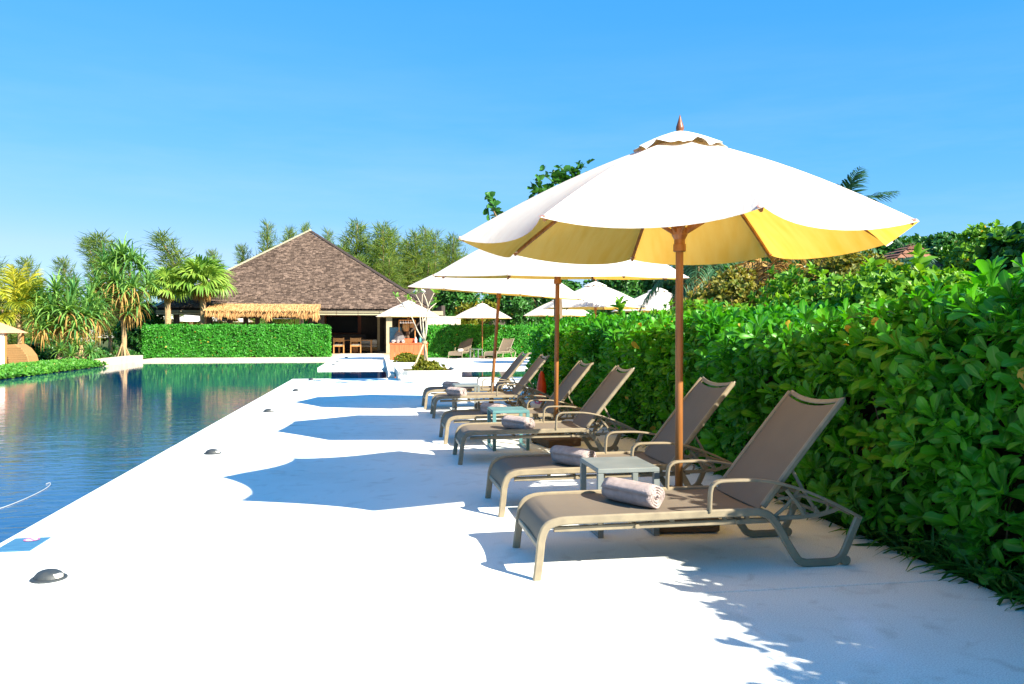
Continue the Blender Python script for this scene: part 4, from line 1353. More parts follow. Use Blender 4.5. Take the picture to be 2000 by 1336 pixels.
# ------------------------------------------------------------------ cabana and wicker pod on the left bank
t = empty('cabana', (-13.5, 31.6, -.02))
t.scale = (.72, .72, .72)
for sx in (-1, 1):
    for sy in (-1, 1):
        b = MB(); b.box((sx * .95 - .04, sy * .95 - .04, 0), (sx * .95 + .04, sy * .95 + .04, 1.75), .005); b.build('post', M['teak'], t)
b = MB(); b.add([(-1.15, -1.15, 1.7), (1.15, -1.15, 1.7), (1.15, 1.15, 1.7), (-1.15, 1.15, 1.7), (0, 0, 2.35)], [(0, 1, 4), (1, 2, 4), (2, 3, 4), (3, 0, 4), (3, 2, 1, 0)]); b.build('tent_roof', M['salmon'], t)
for sx in (-1, 1):
    b = MB()
    pts = [(sx * .95 - sx * .02, -.95 + .07 * math.sin(k * 1.9), 0) for k in range(2)]
    n = 14; V = []; F = []
    for k in range(n):
        u = k / (n - 1)
        for zi, z in enumerate((0.05, .6, 1.1, 1.72)):
            nar = 1 - .45 * math.sin(math.pi * min(z / 1.7, 1)) ** 2
            V.append((sx * .93 - sx * .5 * u * nar, -.98 + .03 * math.sin(k * 2.2) - .002 * k, z))
    for k in range(n - 1):
        for zi in range(3):
            F.append((k * 4 + zi, k * 4 + 4 + zi, k * 4 + 5 + zi, k * 4 + 1 + zi))
    link('curtain', np_mesh('curtain', np.array(V), np.array(F), smooth=True), M['curtain'], t)
b = MB(); b.box((-.85, -.85, .10), (.85, .85, .42), .04); b.build('mattress', M['cushion'], t)
b = MB(); b.box((-.9, -.9, 0), (.9, .9, .10), .01); b.build('platform', M['white_stone'], t)
tag(t, 'salmon roofed cabana with tied white curtains on the garden bank', 'cabana')

t = empty('wicker_pod', (-12.35, 31.2, -.02), math.radians(-8))
t.scale = (.82, .8, .86)
prof = [(-.42, 0.0), (-.46, .42), (-.52, .55), (-.50, .95), (-.14, .97), (.12, .80), (.36, .50), (.43, .22), (.40, 0.0)]
k = len(prof); b = MB()
for yy, ins in ((-.42, .05), (-.38, 0), (.38, 0), (.42, .05)):
    b.v += [((x * (1 - ins)), yy, z * (1 - ins * .6)) for x, z in prof]; b.var += [.5] * k
for q in range(3):
    for i in range(2, k - 1):
        b.f.append((q * k + i, q * k + i + 1, (q + 1) * k + i + 1, (q + 1) * k + i))
b.f.append(tuple(range(k))); b.f.append(tuple(3 * k + i for i in range(k))[::-1])
b.build('woven_hood', M['rattan'], t)
for q in range(9):
    b = MB(); z = .08 + q * .09
    x1 = np.interp(z, [0, .22, .50, .80, .97], [.40, .43, .36, .12, -.14]); x0 = np.interp(z, [0, .42, .55, .95], [-.42, -.46, -.52, -.50])
    b.box((x0 + .02, -.435, z), (x1 - .01, -.421, z + .05)); b.build('woven_band', M['rattan'], t)
b = MB(); b.box((-.40, -.36, 0), (.30, .36, .26), .04); b.build('seat_base', M['rattan'], t)
b = MB(); b.box((-.40, -.34, .26), (.22, .34, .36), .03); b.build('seat_cushion', M['cushion'], t)
tag(t, 'brown woven wicker pod chair with slanting hood on the garden bank', 'pod chair')
b = MB(); b.box((-.30, -.22, 0), (.30, .22, .28), .03); o = b.build('stone_block', M['stone_grey']); o.location = (-11.95, 34.3, -.03)
tag(o, 'pinkish stone block among the plants of the garden bank', 'stone')


# ------------------------------------------------------------------ planter with frangipani
def build_planter():
    a = on_z(777, 743); 
    x0, y0 = a[0], a[1]
    root = empty('planter', (x0 + .8, y0 + 1.6, 0)); off = root.location
    b = MB()
    lo = [(x0, y0), (x0 + 1.5, y0), (x0 + 1.75, y0 + .9), (x0 + 1.75, y0 + 2.6), (x0 - .05, y0 + 2.6)]
    n = len(lo); h = .24; cx, cy = x0 + .85, y0 + 1.3
    inn = [(cx + (x - cx) * .80, cy + (y - cy) * .84) for x, y in lo]
    vs = [(x, y, 0.0) for x, y in lo] + [(x, y, h) for x, y in lo] + [(x, y, h) for x, y in inn] + [(x, y, h - .08) for x, y in inn]
    fs = []
    for i in range(n):
        j = (i + 1) % n
        fs += [(i, j, n + j, n + i), (n + i, n + j, 2 * n + j, 2 * n + i), (2 * n + i, 2 * n + j, 3 * n + j, 3 * n + i)]
    fs.append(tuple(3 * n + i for i in range(n)))
    fs.append(tuple(range(n))[::-1])
    b.add(vs, fs)
    b.build('planter_wall', M['white_stone'], root, off)
    b = MB(); b.add([(x, y, h - .06) for x, y in inn], [tuple(range(n))]); b.build('planter_soil', M['soil'], root, off)
    tag(root, 'low white planter box at the end of the deck', 'planter')

    def mound(c, rad, lab, nn):
        t = empty('mound_shrub', c); 
        P, A = blob_points((0, 0, 0), rad, nn, .75)
        k = P[:, 2] > -.02; P = P[k]; A = A[k]; A[:, 2] = np.abs(A[:, 2]) + .3
        foliage('foliage', M['mound'], P, A, 5, .085, 'oval', (20, 75), t)
        r = np.random.default_rng(1)
        b = MB()
        for k in range(10):
            d = r.uniform(-1, 1, 2)
            b.tube([(0, 0, -.05), (d[0] * rad[0] * .6, d[1] * rad[1] * .6, rad[2] * .7)], .01, 5)
        b.build('stems', M['twig'], t)
        tag(t, lab, 'shrub', 'low golden green mounds')
    mound((x0 + .88, y0 + 1.15, h - .06), (.72, .62, .40), 'round golden green shrub mound in the white planter', 1500)
    q = on_z(803, 708, 0)
    mound((q[0], q[1] + .5, .0), (.72, .62, .42), 'golden green shrub mound in front of the orange kiosk', 1500)
    # frangipani, mostly bare
    c = np.array([x0 + .95, y0 + 1.45, h - .06])
    t = empty('frangipani_tree', c)
    yy = c[1]
    W = lambda px, py, dy=0: on_y(px, py, yy + dy) - c
    b = MB()
    tips = []
    def limb(pts, r0, r1):
        s = spline(pts, 4); m_ = len(s)
        b.tube(s, [r0 + (r1 - r0) * i / (m_ - 1) for i in range(m_)], 7)
    fork = W(829, 668)
    limb([np.array([0, 0, 0]), W(832, 695), fork], .042, .034)
    specs = [[fork, W(815, 645, .1), W(800, 612, .2), W(772, 578, .2)], [fork, W(822, 640, -.1), W(818, 610, -.2), W(796, 585, -.3)], [fork, W(826, 630, .1), W(824, 600, .1), W(825, 575, .1)],
             [fork, W(834, 640, .2), W(836, 600, .2), W(848, 572, .2)], [fork, W(832, 645, -.2), W(829, 610, -.2), W(812, 575, -.2)], [W(826, 630, .1), W(838, 605, .1), W(852, 592, .15)],
             [W(800, 612, .2), W(790, 600, .25), W(778, 600, .3)], [W(836, 600, .2), W(832, 585, .1), W(822, 562, .1)], [W(818, 610, -.2), W(808, 600, -.3), W(803, 580, -.3)]]
    for s in specs:
        limb(s, .021, .009); tips.append(s[-1])
    b.build('branches', M['frangi'], t, smooth=True)
    P = np.array(tips); A = np.tile([[0, 0, 1.0]], (len(P), 1)) + rng.normal(0, .3, (len(P), 3))
    keep = [0, 1, 3, 4, 5, 7]
    pos, R, s, var = rosettes(P[keep], A[keep], 8, .22, (35, 90))
    V, F, va = instance(leaf_template('spoon'), pos, R, s, var)
    link('leaves', np_mesh('leaves', V, F, va), M['bush'], t)
    pos, R, s, var = rosettes(P[[2, 4, 7]] + np.array([0, 0, .04]), A[[2, 4, 7]], 12, .09, (10, 80))
    V, F, va = instance(leaf_template('round'), pos, R, s, var)
    link('blossoms', np_mesh('blossoms', V, F), M['white_towel'], t)
    tag(t, 'nearly bare pale branched frangipani tree held by stakes in the planter', 'tree')
    tri = empty('support_stakes', c)
    for px, py, dy in ((806, 722, -.35), (838, 715, -.3), (830, 720, .3)):
        foot = W(px, py, dy); foot[2] = max(foot[2], .02) * 0 + .02
        d = fork - foot
        b = MB(); b.tube([foot, foot + d * 1.04], .026, 7); b.build('stake', M['stake'], tri)
    b = MB(); b.lathe([(.07, fork[2] - .05), (.075, fork[2] - .02), (.07, fork[2] + .03)], 10, (fork[0], fork[1])); b.build('tie', M['stake'], tri)
    tag(tri, 'three leaning wooden stakes tied round the frangipani trunk', 'stakes')


build_planter()

# ================================================================== VEGETATION
def hedge_h(y):
    return 1.30 + .06 * np.sin(y * 1.7 + .5) + .04 * np.sin(y * 4.3) + .17 * np.clip((5.2 - y) / 2.0, 0, 1)


def hedge_x(y, z):
    return 3.13 + .05 * np.sin(y * 2.3 + z * 2.0) + .04 * np.sin(y * 5.1 - z * 4) - .06 * np.sin(np.clip(z, 0, 1.4) / 1.4 * math.pi)


def build_near_hedge():
    root = empty('leafy_hedge', (3.9, 8.0, -.03)); off = np.array(root.location)
    Y0, Y1, X1 = -0.8, 16.3, 5.0
    # woody core
    b = MB(); ny = 40
    vs = []; fs = []
    for i in range(ny + 1):
        y = Y0 + .2 + (Y1 - Y0 - .4) * i / ny
        h = float(hedge_h(y)) - .14
        for k, (x, z) in enumerate([(3.30, 0.0), (3.27, .5), (3.27, .9), (3.32, h), (4.1, h + .01), (X1 - .1, h), (X1 - .05, 0)]):
            vs.append((x + .03 * math.sin(i * 2.1 + k), y, z + (0.02 * math.sin(i * 3.3 + k) if z > 0 else 0)))
    for i in range(ny):
        for k in range(6):
            fs.append((i * 7 + k, (i + 1) * 7 + k, (i + 1) * 7 + k + 1, i * 7 + k + 1))
    fs.append(tuple(range(7))); fs.append(tuple(ny * 7 + k for k in range(7))[::-1])
    b.add(vs, fs); b.build('woody_core', M['twig'], root, off)
    r = np.random.default_rng(21)
    P = []; A = []
    # front face (two depths), top, far end
    for n, inset, lo in ((2500, 0.0, .05), (1500, .15, .0)):
        u = r.uniform(0, 1, n)
        y = Y0 + (Y1 - Y0) * u ** 1.25
        z = lo + (hedge_h(y) - lo) * r.uniform(0, 1, n) ** .9
        x = hedge_x(y, z) + inset + r.normal(0, .06, n)
        P.append(np.stack([x, y, z], 1))
        A.append(np.stack([np.full(n, -.75), r.normal(0, .35, n) - .1, .25 + .55 * z / 1.4 + r.normal(0, .25, n)], 1))
    n = 4600
    y = Y0 + (Y1 - Y0) * r.uniform(0, 1, n) ** 1.25
    x = 3.13 + (X1 - 3.13) * r.uniform(0, 1, n)
    z = hedge_h(y) - .05 + r.normal(0, .035, n) + .10 * np.clip((x - 3.3) / 1.5, 0, 1)
    P.append(np.stack([x, y, z], 1)); A.append(np.stack([r.normal(-.15, .25, n), r.normal(0, .25, n), np.ones(n)], 1))
    # shoots standing proud of the top
    n = 420
    y = Y0 + (Y1 - Y0) * r.uniform(0, 1, n) ** 1.3
    x = 3.15 + 1.6 * r.uniform(0, 1, n)
    z = hedge_h(y) + r.uniform(.02, .12, n)
    P.append(np.stack([x, y, z], 1)); A.append(np.stack([r.normal(-.1, .2, n), r.normal(0, .2, n), np.ones(n)], 1))
    # taller clump near the camera end
    n = 110
    y = r.uniform(2.4, 4.2, n); x = r.uniform(3.15, 4.6, n); z = hedge_h(y) + r.uniform(.0, .18, n)
    P.append(np.stack([x, y, z], 1)); A.append(np.stack([r.normal(-.1, .2, n), r.normal(0, .2, n), np.ones(n)], 1))
    n = 500
    x = r.uniform(3.1, X1, n); z = r.uniform(.05, 1.3, n); y = Y1 + r.normal(0, .05, n)
    P.append(np.stack([x, y, z], 1)); A.append(np.stack([r.normal(0, .3, n), np.full(n, .7), r.normal(.4, .3, n)], 1))
    P = np.concatenate(P); A = np.concatenate(A)
    pos, R, s, var = rosettes(P, A, 8, .118, (15, 92), .25, r)
    # leaves with a bit of stem offset so whorls are not all from a point
    pos = pos + np.einsum('nij,j->ni', R, np.array([0, .08, 0])) * .25
    # the 300 leaves that show largest become separate parts
    c = pos + R[:, :, 1] * (s * .5)[:, None] - CAMP
    dep = c @ FW; sx = (c @ RT) / dep * F_PX + 1000; sy = 668 - (c @ UP) / dep * F_PX
    facing = np.abs(np.einsum('ni,ni->n', R[:, :, 2], unit(c)))
    score = s * s * (.15 + facing) / np.maximum(dep, .1) ** 2
    vis = (dep > .5) & (sx > 1250) & (sx < 2020) & (sy > 480) & (sy < 1200) & (c[:, 0] < 3.3 + .0) | ((dep > .5) & (sx > 1500) & (sx < 2020) & (sy > 500) & (sy < 640))
    depth_into = c[:, 0] - hedge_x(c[:, 1], c[:, 2] + CAM_H)
    vis &= (depth_into < .0) | (c[:, 2] + CAM_H > hedge_h(c[:, 1]) + .02)
    score[~vis] = 0
    order = np.argsort(-score)
    big = order[:300]; rest = order[300:]
    V, F, va = instance(leaf_template('spoon'), pos[rest] - off, R[rest], s[rest], var[rest])
    o = link('leaf_mass', np_mesh('leaf_mass', V, F, va, smooth=True, rib=True), M['hedge'], root); o['kind'] = 'stuff'
    V0, F0 = leaf_template('spoon')
    meshes = []
    for k in range(8):
        vv = np.full(len(V0), [.05, .2, .35, .5, .65, .8, .92, 1.0][k])
        mm = np_mesh('leaf', V0, F0, vv, smooth=True, rib=True); mm.materials.append(M['hedge']); meshes.append(mm)
    for i in big:
        k = 7 if var[i] > .96 else min(6, int(var[i] * 7))
        o = link('leaf', meshes[k], None, root)
        Mx = Matrix.Identity(4)
        for a in range(3):
            for c_ in range(3):
                Mx[a][c_] = float(R[i, a, c_] * s[i])
            Mx[a][3] = float(pos[i, a] - off[a])
        o.matrix_basis = Mx
    # visible twigs low on the face
    b = MB()
    for k in range(70):
        y = r.uniform(1.5, 12); z = r.uniform(.05, .5); x = 3.22
        b.tube([(x + .1, y, -.02), (x + r.uniform(-.05, .05), y + r.uniform(-.1, .1), z), (x - r.uniform(.02, .12), y + r.uniform(-.2, .2), z + r.uniform(.1, .4))], [.009, .006, .003], 5)
    b.build('twigs', M['trunk'], root, off)['kind'] = 'stuff'
    tag(root, 'long glossy broad-leaved hedge along the loungers', 'hedge')
    # grass at its foot
    n = 520
    y = 2.2 + 12 * r.uniform(0, 1, n) ** 1.8
    P = np.stack([3.06 + np.abs(r.normal(0, .06, n)), y, np.full(n, -.03)], 1)
    A = np.stack([r.normal(-.35, .3, n), r.normal(0, .3, n), np.ones(n)], 1)
    o = foliage('hedge_foot_grass', M['grass'], P, A, 6, .24, 'strap', (10, 75))
    tag(o, 'narrow dark grass tufts along the foot of the leafy hedge', 'grass', kind='stuff')


build_near_hedge()


def clipped_hedge(x0, x1, y0, y1, h, lab, n, leaf=.09):
    root = empty('clipped_hedge', ((x0 + x1) / 2, (y0 + y1) / 2, -.02)); off = np.array(root.location)
    b = MB(); b.box((x0 + .1, y0 + .1, 0), (x1 - .1, y1 - .1, h - .1)); b.build('woody_core', M['twig'], root, off)
    r = np.random.default_rng(int(n))
    P = []; A = []
    lum = lambda a, z: .05 * np.sin(a * 2.9 + z * 3) + .04 * np.sin(a * 7.1 - z * 5)
    nf = int(n * .55)
    x = r.uniform(x0, x1, nf); z = r.uniform(0, h, nf); y = y0 + r.normal(0, .03, nf) + lum(x, z)
    P.append(np.stack([x, y, z], 1)); A.append(np.stack([r.normal(0, .4, nf), np.full(nf, -.8), r.normal(.4, .4, nf)], 1))
    nt = int(n * .3)
    x = r.uniform(x0, x1, nt); y = r.uniform(y0, y1, nt); z = h + r.normal(0, .035, nt) + lum(x, y) * .6
    P.append(np.stack([x, y, z], 1)); A.append(np.stack([r.normal(0, .4, nt), r.normal(0, .4, nt), np.ones(nt)], 1))
    for xx, sg in ((x0, -1), (x1, 1)):
        ne = int(n * .075)
        y = r.uniform(y0, y1, ne); z = r.uniform(0, h, ne); x = xx + r.normal(0, .03, ne)
        P.append(np.stack([x, y, z], 1)); A.append(np.stack([np.full(ne, .8 * sg), r.normal(0, .4, ne), r.normal(.4, .4, ne)], 1))
    o = foliage('leaf_mass', M['far_hedge'], np.concatenate(P), np.concatenate(A), 5, leaf, 'oval', (20, 85), root, off)
    tag(root, lab, 'hedge', 'clipped box hedges')


hl = on_z(281, 699)[0]; hr = on_z(640, 697)[0]
clipped_hedge(hl, hr, 40.72, 42.0, 1.44, 'clipped green box hedge on the far pool wall before the pavilion', 9000, .10)
clipped_hedge(on_z(838, 700)[0], 9.8, 38.75, 40.0, 1.42, 'clipped hedge behind the distant loungers across the channel', 8000, .10)
# hedge joining behind the loungers at the right end
clipped_hedge(6.2, 9.6, 23.2 + 5, 29.6, 1.30, 'short clipped hedge block at the right end of the channel', 2600, .10)


# ------------------------------------------------------------------ trees
def leaf_tree(px, py_c, y, rad, lab, mat='dark_leaf', n=1500, leaf=.16, tmpl='oval', k=6, name='tree', group=None, base_z=-.03, lumps=8, trunk_r=.11, shell=.5):
    c = on_y(px, py_c, y)
    base_z = min(base_z, ground_z(c[0], y))
    root = empty(name, (c[0], y, base_z)); off = np.array(root.location)
    r = np.random.default_rng(int(px * 7 + y))
    h = c[2] - base_z
    b = MB()
    top = np.array([0, 0, max(h - rad[2] * .2, .2)])
    sw = r.normal(0, .12, (2, 2)) * rad[0]
    mid = np.array([sw[0, 0], sw[0, 1], top[2] * .5])
    s = spline([np.zeros(3), mid, top], 5)
    b.tube(s, [trunk_r * (1 - .55 * i / (len(s) - 1)) for i in range(len(s))], 8)
    for q in range(9):
        d = unit(r.normal(size=3)); d[2] = abs(d[2]) * .8 + .1
        st = s[r.integers(4, len(s))]
        en = np.array([0, 0, h]) + d * np.array(rad) * .72
        b.tube([st, (st + en) / 2 + r.normal(0, .08, 3), en], [trunk_r * .4, trunk_r * .25, trunk_r * .1], 6)
    b.build('trunk', M['trunk'], root, smooth=True)
    P, A = blob_points((0, 0, h), rad, n, shell, lumps, r)
    P[:, 2] = np.maximum(P[:, 2], .08)
    foliage('crown', M[mat], P, A, k, leaf, tmpl, (20, 88), root)
    tag(root, lab, 'tree' if name.endswith('tree') else 'shrub', group)
    return root


BG = 'light green shrubs behind the hedge'
for px, pc, y, rad, nn, lab in [
    (1370, 640, 11.5, (1.15, .9, .50), 900, 'light green shrub behind the hedge beside the thick pole of the big parasol'),
    (1505, 636, 9.6, (1.0, .8, .46), 1000, 'light green shrub in front of the brown dry palm fronds'),
    (1625, 622, 8.4, (.95, .8, .52), 1100, 'light green shrub below the right tip of the big parasol'),
    (1745, 600, 7.6, (.80, .75, .62), 1300, 'tall light green shrub with reddish shoots before the pointed hut roof'),
    (1860, 605, 7.4, (.70, .7, .52), 1200, 'light green shrub in front of the dark trees'),
    (1965, 610, 7.0, (.6, .7, .48), 900, 'light green shrub at the foot of the round leaved tree'),
    (1265, 642, 15.5, (.9, .8, .5), 600, 'small light green shrub poking up beside the dappled white parasol'),
]:
    leaf_tree(px, pc, y, rad, lab, 'bush', nn, .085, 'oval', 7, 'shrub', BG, -.03, 9, .03, .35)
for px, pc, y, rad, lab in [(1425, 592, 14.0, (1.0, .8, .55), 'golden olive bush between the brown palm and the thick parasol pole'), (1575, 575, 13.0, (1.0, .8, .6), 'golden olive bush under the far hem of the big parasol'), (1670, 560, 12.5, (.8, .7, .6), 'golden olive bush left of the pointed hut roof')]:
    leaf_tree(px, pc, y, rad, lab, 'olive', 1000, .10, 'oval', 6, 'olive_shrub', 'golden olive bushes', -.03, 8, .04)
# loose upright shoots over those shrubs
for px, py, y, lab in [(1210, 595, 14.5, 'slim upright leafy shoot between the two white parasols behind the hedge'), (1795, 500, 7.4, 'slender upright shoot rising in front of the hut roof'), (1700, 520, 8.2, 'slender leafy shoot left of the pointed hut roof')]:
    c = on_y(px, py, y)
    t = empty('young_shoot', (c[0], y, -.03))
    hh = c[2] + .03
    b = MB(); s = spline([(0, 0, 0), (.05, 0, hh * .5), (0, 0, hh)], 6); b.tube(s, [.014 - .0008 * i for i in range(len(s))], 6); b.build('stem', M['trunk'], t)
    zz = np.linspace(hh * .5, hh, 14)
    P = np.stack([np.interp(zz, [p[2] for p in s], [p[0] for p in s]), np.zeros(14), zz], 1)
    foliage('leaves', M['bush'], P, np.tile([[0, 0, 1.0]], (14, 1)) + rng.normal(0, .2, (14, 3)), 6, .15, 'oval', (30, 90), t, kind=None)
    tag(t, lab, 'plant')

leaf_tree(1830, 505, 27.0, (2.0, 1.8, 1.35), 'dark green dense tree behind the pointed hut roof', 'dark_leaf', 2200, .20, 'oval', 6, 'dense_tree')
leaf_tree(1935, 515, 21.0, (1.5, 1.4, 1.15), 'mid green bushy tree right of the pointed hut roof', 'bush', 2200, .17, 'oval', 6, 'bushy_tree')
leaf_tree(2025, 515, 11.0, (.85, .9, .75), 'dark round leaved tree at the right behind the hedge', 'dark_leaf', 900, .17, 'round', 6, 'round_leaf_tree')
leaf_tree(1720, 530, 34, (2.6, 1.8, 1.6), 'dark tree left of the pointed hut roof behind the palms', 'dark_leaf', 1800, .24, 'oval', 6, 'dark_tree')
leaf_tree(1560, 540, 33, (3.2, 1.8, 1.8), 'dark tree behind the middle dry palm', 'dark_leaf', 1800, .25, 'oval', 6, 'dark_tree')
leaf_tree(1400, 560, 35, (3.2, 1.8, 1.7), 'dark tree behind the dry palm next to the thick parasol pole', 'dark_leaf', 1800, .25, 'oval', 6, 'dark_tree')
leaf_tree(1240, 575, 37, (3.2, 1.8, 1.6), 'dark tree behind the white parasols of the hedge', 'dark_leaf', 1600, .25, 'oval', 6, 'dark_tree')
leaf_tree(885, 590, 52, (1.9, 1.6, 1.7), 'glossy dark tree right of the reddish bungalow roof', 'dark_leaf', 1500, .24, 'oval', 6, 'dark_tree')
leaf_tree(1010, 598, 54, (2.6, 1.6, 1.6), 'dark tree behind the small distant parasol', 'dark_leaf', 1500, .26, 'oval', 6, 'dark_tree')
leaf_tree(1085, 592, 48, (2.4, 1.6, 1.7), 'dark tree right of the leaning parasol pole', 'dark_leaf', 1500, .26, 'oval', 6, 'dark_tree')
leaf_tree(930, 615, 47, (1.3, 1.0, .8), 'yellowish bush above the clipped hedge', 'mound', 700, .2, 'oval', 6, 'yellow_shrub')
leaf_tree(275, 640, 46, (1.3, 1.2, 1.5), 'dark shrub beside the pandanus trunk and far hedge', 'dark_leaf', 1000, .2, 'oval', 6, 'dark_shrub')
leaf_tree(550, 655, 78, (6.5, 2, 2.0), 'broad green shrubbery glimpsed through the open pavilion', 'bush', 1800, .3, 'oval', 6, 'broad_shrub')
leaf_tree(330, 650, 80, (5.5, 2, 2.0), 'broad green shrubbery behind the fan palms', 'dark_leaf', 1800, .3, 'oval', 6, 'broad_shrub')


def sea_almond():
    """tall sparse tree whose leafy twig tips stand over the big canopy"""
    y = 17.0
    c = on_y(1085, 640, y)
    root = empty('sparse_tree', (c[0], y, -.03)); off = np.array(root.location)
    W = lambda px, py, dy=0.0: on_y(px, py, y + dy) - off
    b = MB()
    trunk = [np.zeros(3), W(1090, 600), W(1080, 520), W(1085, 460)]
    s = spline(trunk, 5); b.tube(s, [.11 * (1 - .5 * i / (len(s) - 1)) for i in range(len(s))], 8)
    br = [[W(1085, 460), W(1070, 410), W(1052, 372)], [W(1085, 460), W(1100, 400), W(1110, 350)], [W(1080, 520), W(1120, 420), W(1148, 345)],
          [W(1080, 520), W(1010, 460), W(968, 420), W(960, 385)], [W(1070, 410), W(1065, 385), W(1085, 345)], [W(1100, 400), W(1125, 375), W(1128, 358)],
          [W(1010, 460), W(965, 478), W(940, 475)], [W(1085, 460), W(1060, 430), W(1040, 395)]]
    P = []
    for q in br:
        s = spline(q, 6); b.tube(s, [.035 - .026 * i / (len(s) - 1) for i in range(len(s))], 6)
        P += [p + rng.normal(0, .05, 3) for p in s[len(s) // 2:]]
        if q[-1][2] > W(1000, 380)[2] and q is not br[3]:
            P += [s[-1] + rng.normal(0, .16, 3) for _ in range(10)]
    b.build('trunk', M['trunk'], root, smooth=True)
    P = np.array(P)
    foliage('crown', M['dark_leaf'], P, np.tile([[0, 0, 1.0]], (len(P), 1)) + rng.normal(0, .5, (len(P), 3)), 5, .15, 'round', (30, 100), root)
    tag(root, 'tall sparse round leaved tree showing over the left slope of the biggest parasol', 'tree')


sea_almond()


# ------------------------------------------------------------------ casuarinas
def casuarina_mesh(seed, lean=(0, 0)):
    r = np.random.default_rng(seed)
    H = 1.0
    b = MB(); s = spline([(0, 0, 0), (lean[0] * .2, lean[1] * .2, .5), (lean[0], lean[1], 1.0)], 6)
    b.tube(s, [.014 * (1 - .85 * i / (len(s) - 1)) for i in range(len(s))], 7)
    P = []; D = []; L = []
    nb = 95
    for k in range(nb):
        t = .10 + .88 * (k / nb)
        a = k * 2.399 + r.uniform(-.4, .4)
        ln = (.17 * (1 - t) ** .75 + .025) * r.uniform(.55, 1.25)
        p0 = np.array([lean[0] * t * t, lean[1] * t * t, t])
        d = np.array([math.cos(a), math.sin(a), r.uniform(.5, 1.1)]); d /= np.linalg.norm(d)
        b.tube([p0, p0 + d * ln], [.0035 * (1.1 - t), .001], 4, False)
        m = int(16 + 58 * (1 - t))
        for q in range(m):
            u = r.uniform(.15, 1.05)
            P.append(p0 + d * ln * u + r.normal(0, .008, 3))
            e = d * .55 + np.array([lean[0] * 1.5, lean[1] * 1.5, r.uniform(-.35, .85)]) + r.normal(0, .45, 3)
            D.append(e); L.append(r.uniform(.035, .075))
    tr = b.mesh('trunk', smooth=True)
    P = np.array(P); D = np.array(D); L = np.array(L)
    R = frames(D, r.normal(size=D.shape))
    base = np.repeat(r.uniform(0, 1, len(P) // 6 + 1), 6)[:len(P)]
    T = leaf_template('needle'); T[0][:, 0] *= .62
    V, F, va = instance(T, P, R, L, np.clip(base * .6 + r.uniform(0, .35, len(P)), 0, .95))
    return tr, np_mesh('crown', V, F, va)


CAS = [casuarina_mesh(1), casuarina_mesh(2, (.03, 0)), casuarina_mesh(3, (-.16, 0)), casuarina_mesh(4, (-.08, 0))]
cas_list = [  # px of base axis, top py, y, variant, width factor, label
    (522, 437, 72, 0, .75, 'feathery casuarina left of the pavilion peak'), (560, 446, 76, 1, .8, 'slim casuarina just left of the pavilion peak'),
    (490, 480, 74, 3, .9, 'short casuarina over the left hip of the pavilion'), (640, 452, 78, 0, .7, 'casuarina tip behind the right hip beside the peak'), (600, 438, 82, 1, .6, 'faint casuarina tip right above the pavilion peak'),
    (693, 436, 66, 1, 1.15, 'tall feathery casuarina first right of the pavilion peak'), (716, 462, 70, 0, .8, 'bluish slim casuarina between two taller ones'),
    (748, 440, 64, 0, 1.15, 'tall twin topped casuarina behind the right hip'), (772, 446, 67, 1, 1.1, 'tall yellowish casuarina behind the right hip'),
    (812, 456, 66, 0, 1.15, 'casuarina over the reddish bungalow roof'), (828, 448, 72, 1, .9, 'slim pale casuarina behind its neighbour over the bungalow'), (850, 456, 68, 0, 1.0, 'casuarina right of the bungalow roof'), (880, 462, 64, 1, 1.1, 'casuarina next to the left tip of the big parasol'), (905, 500, 66, 0, 1.0, 'short casuarina below the left tip of the big parasol'),
    (672, 470, 74, 0, 1.0, 'back rank casuarina tip over the right hip near the peak'), (732, 470, 76, 1, 1.1, 'back rank casuarina between the two tallest'), (795, 472, 76, 0, 1.1, 'back rank casuarina left of the bungalow roof'), (866, 480, 76, 1, 1.1, 'back rank casuarina between the two right ones'), (700, 500, 60, 1, 1.2, 'low casuarina close behind the roof hip'), (760, 505, 60, 0, 1.3, 'low casuarina above the lower roof hip'), (830, 510, 60, 1, 1.3, 'low casuarina just over the bungalow ridge'), (890, 520, 58, 0, 1.2, 'low casuarina beside the parasol edge'),
    (375, 455, 62, 2, 1.35, 'wind swept casuarina above the fan palms'), (432, 490, 68, 3, .9, 'small casuarina between fan palm and roof hip'),
    (262, 458, 50, 2, 1.5, 'wind swept casuarina rising out of the tall pandanus'), (215, 466, 54, 2, 1.0, 'thin wind swept casuarina left behind the tall pandanus'), (145, 505, 60, 3, 1.0, 'sparse bluish casuarina between coconut palm and pandanus'),
    (12, 470, 40, 2, 1.2, 'leaning casuarina behind the coconut palm'), (75, 505, 55, 3, 1.0, 'sparse casuarina right behind the coconut palm'),
]
for px, pt, y, v, wf, lab in cas_list:
    top = on_y(px, pt, y)
    gz = ground_z(top[0], y)
    h = top[2] - gz
    t = empty('casuarina', (top[0], y, gz))
    for me, nm, mt in ((CAS[v][0], 'trunk', 'trunk'), (CAS[v][1], 'crown', 'casu')):
        o = link(nm, me, M[mt], t)
        if nm == 'crown': o['kind'] = 'stuff'
    t.scale = (h * wf * 1.3, h * wf * 1.3, h)
    t.rotation_euler = (0, 0, 0 if v > 1 else (px * .37) % 6.28)
    tag(t, lab, 'tree', 'casuarina trees')


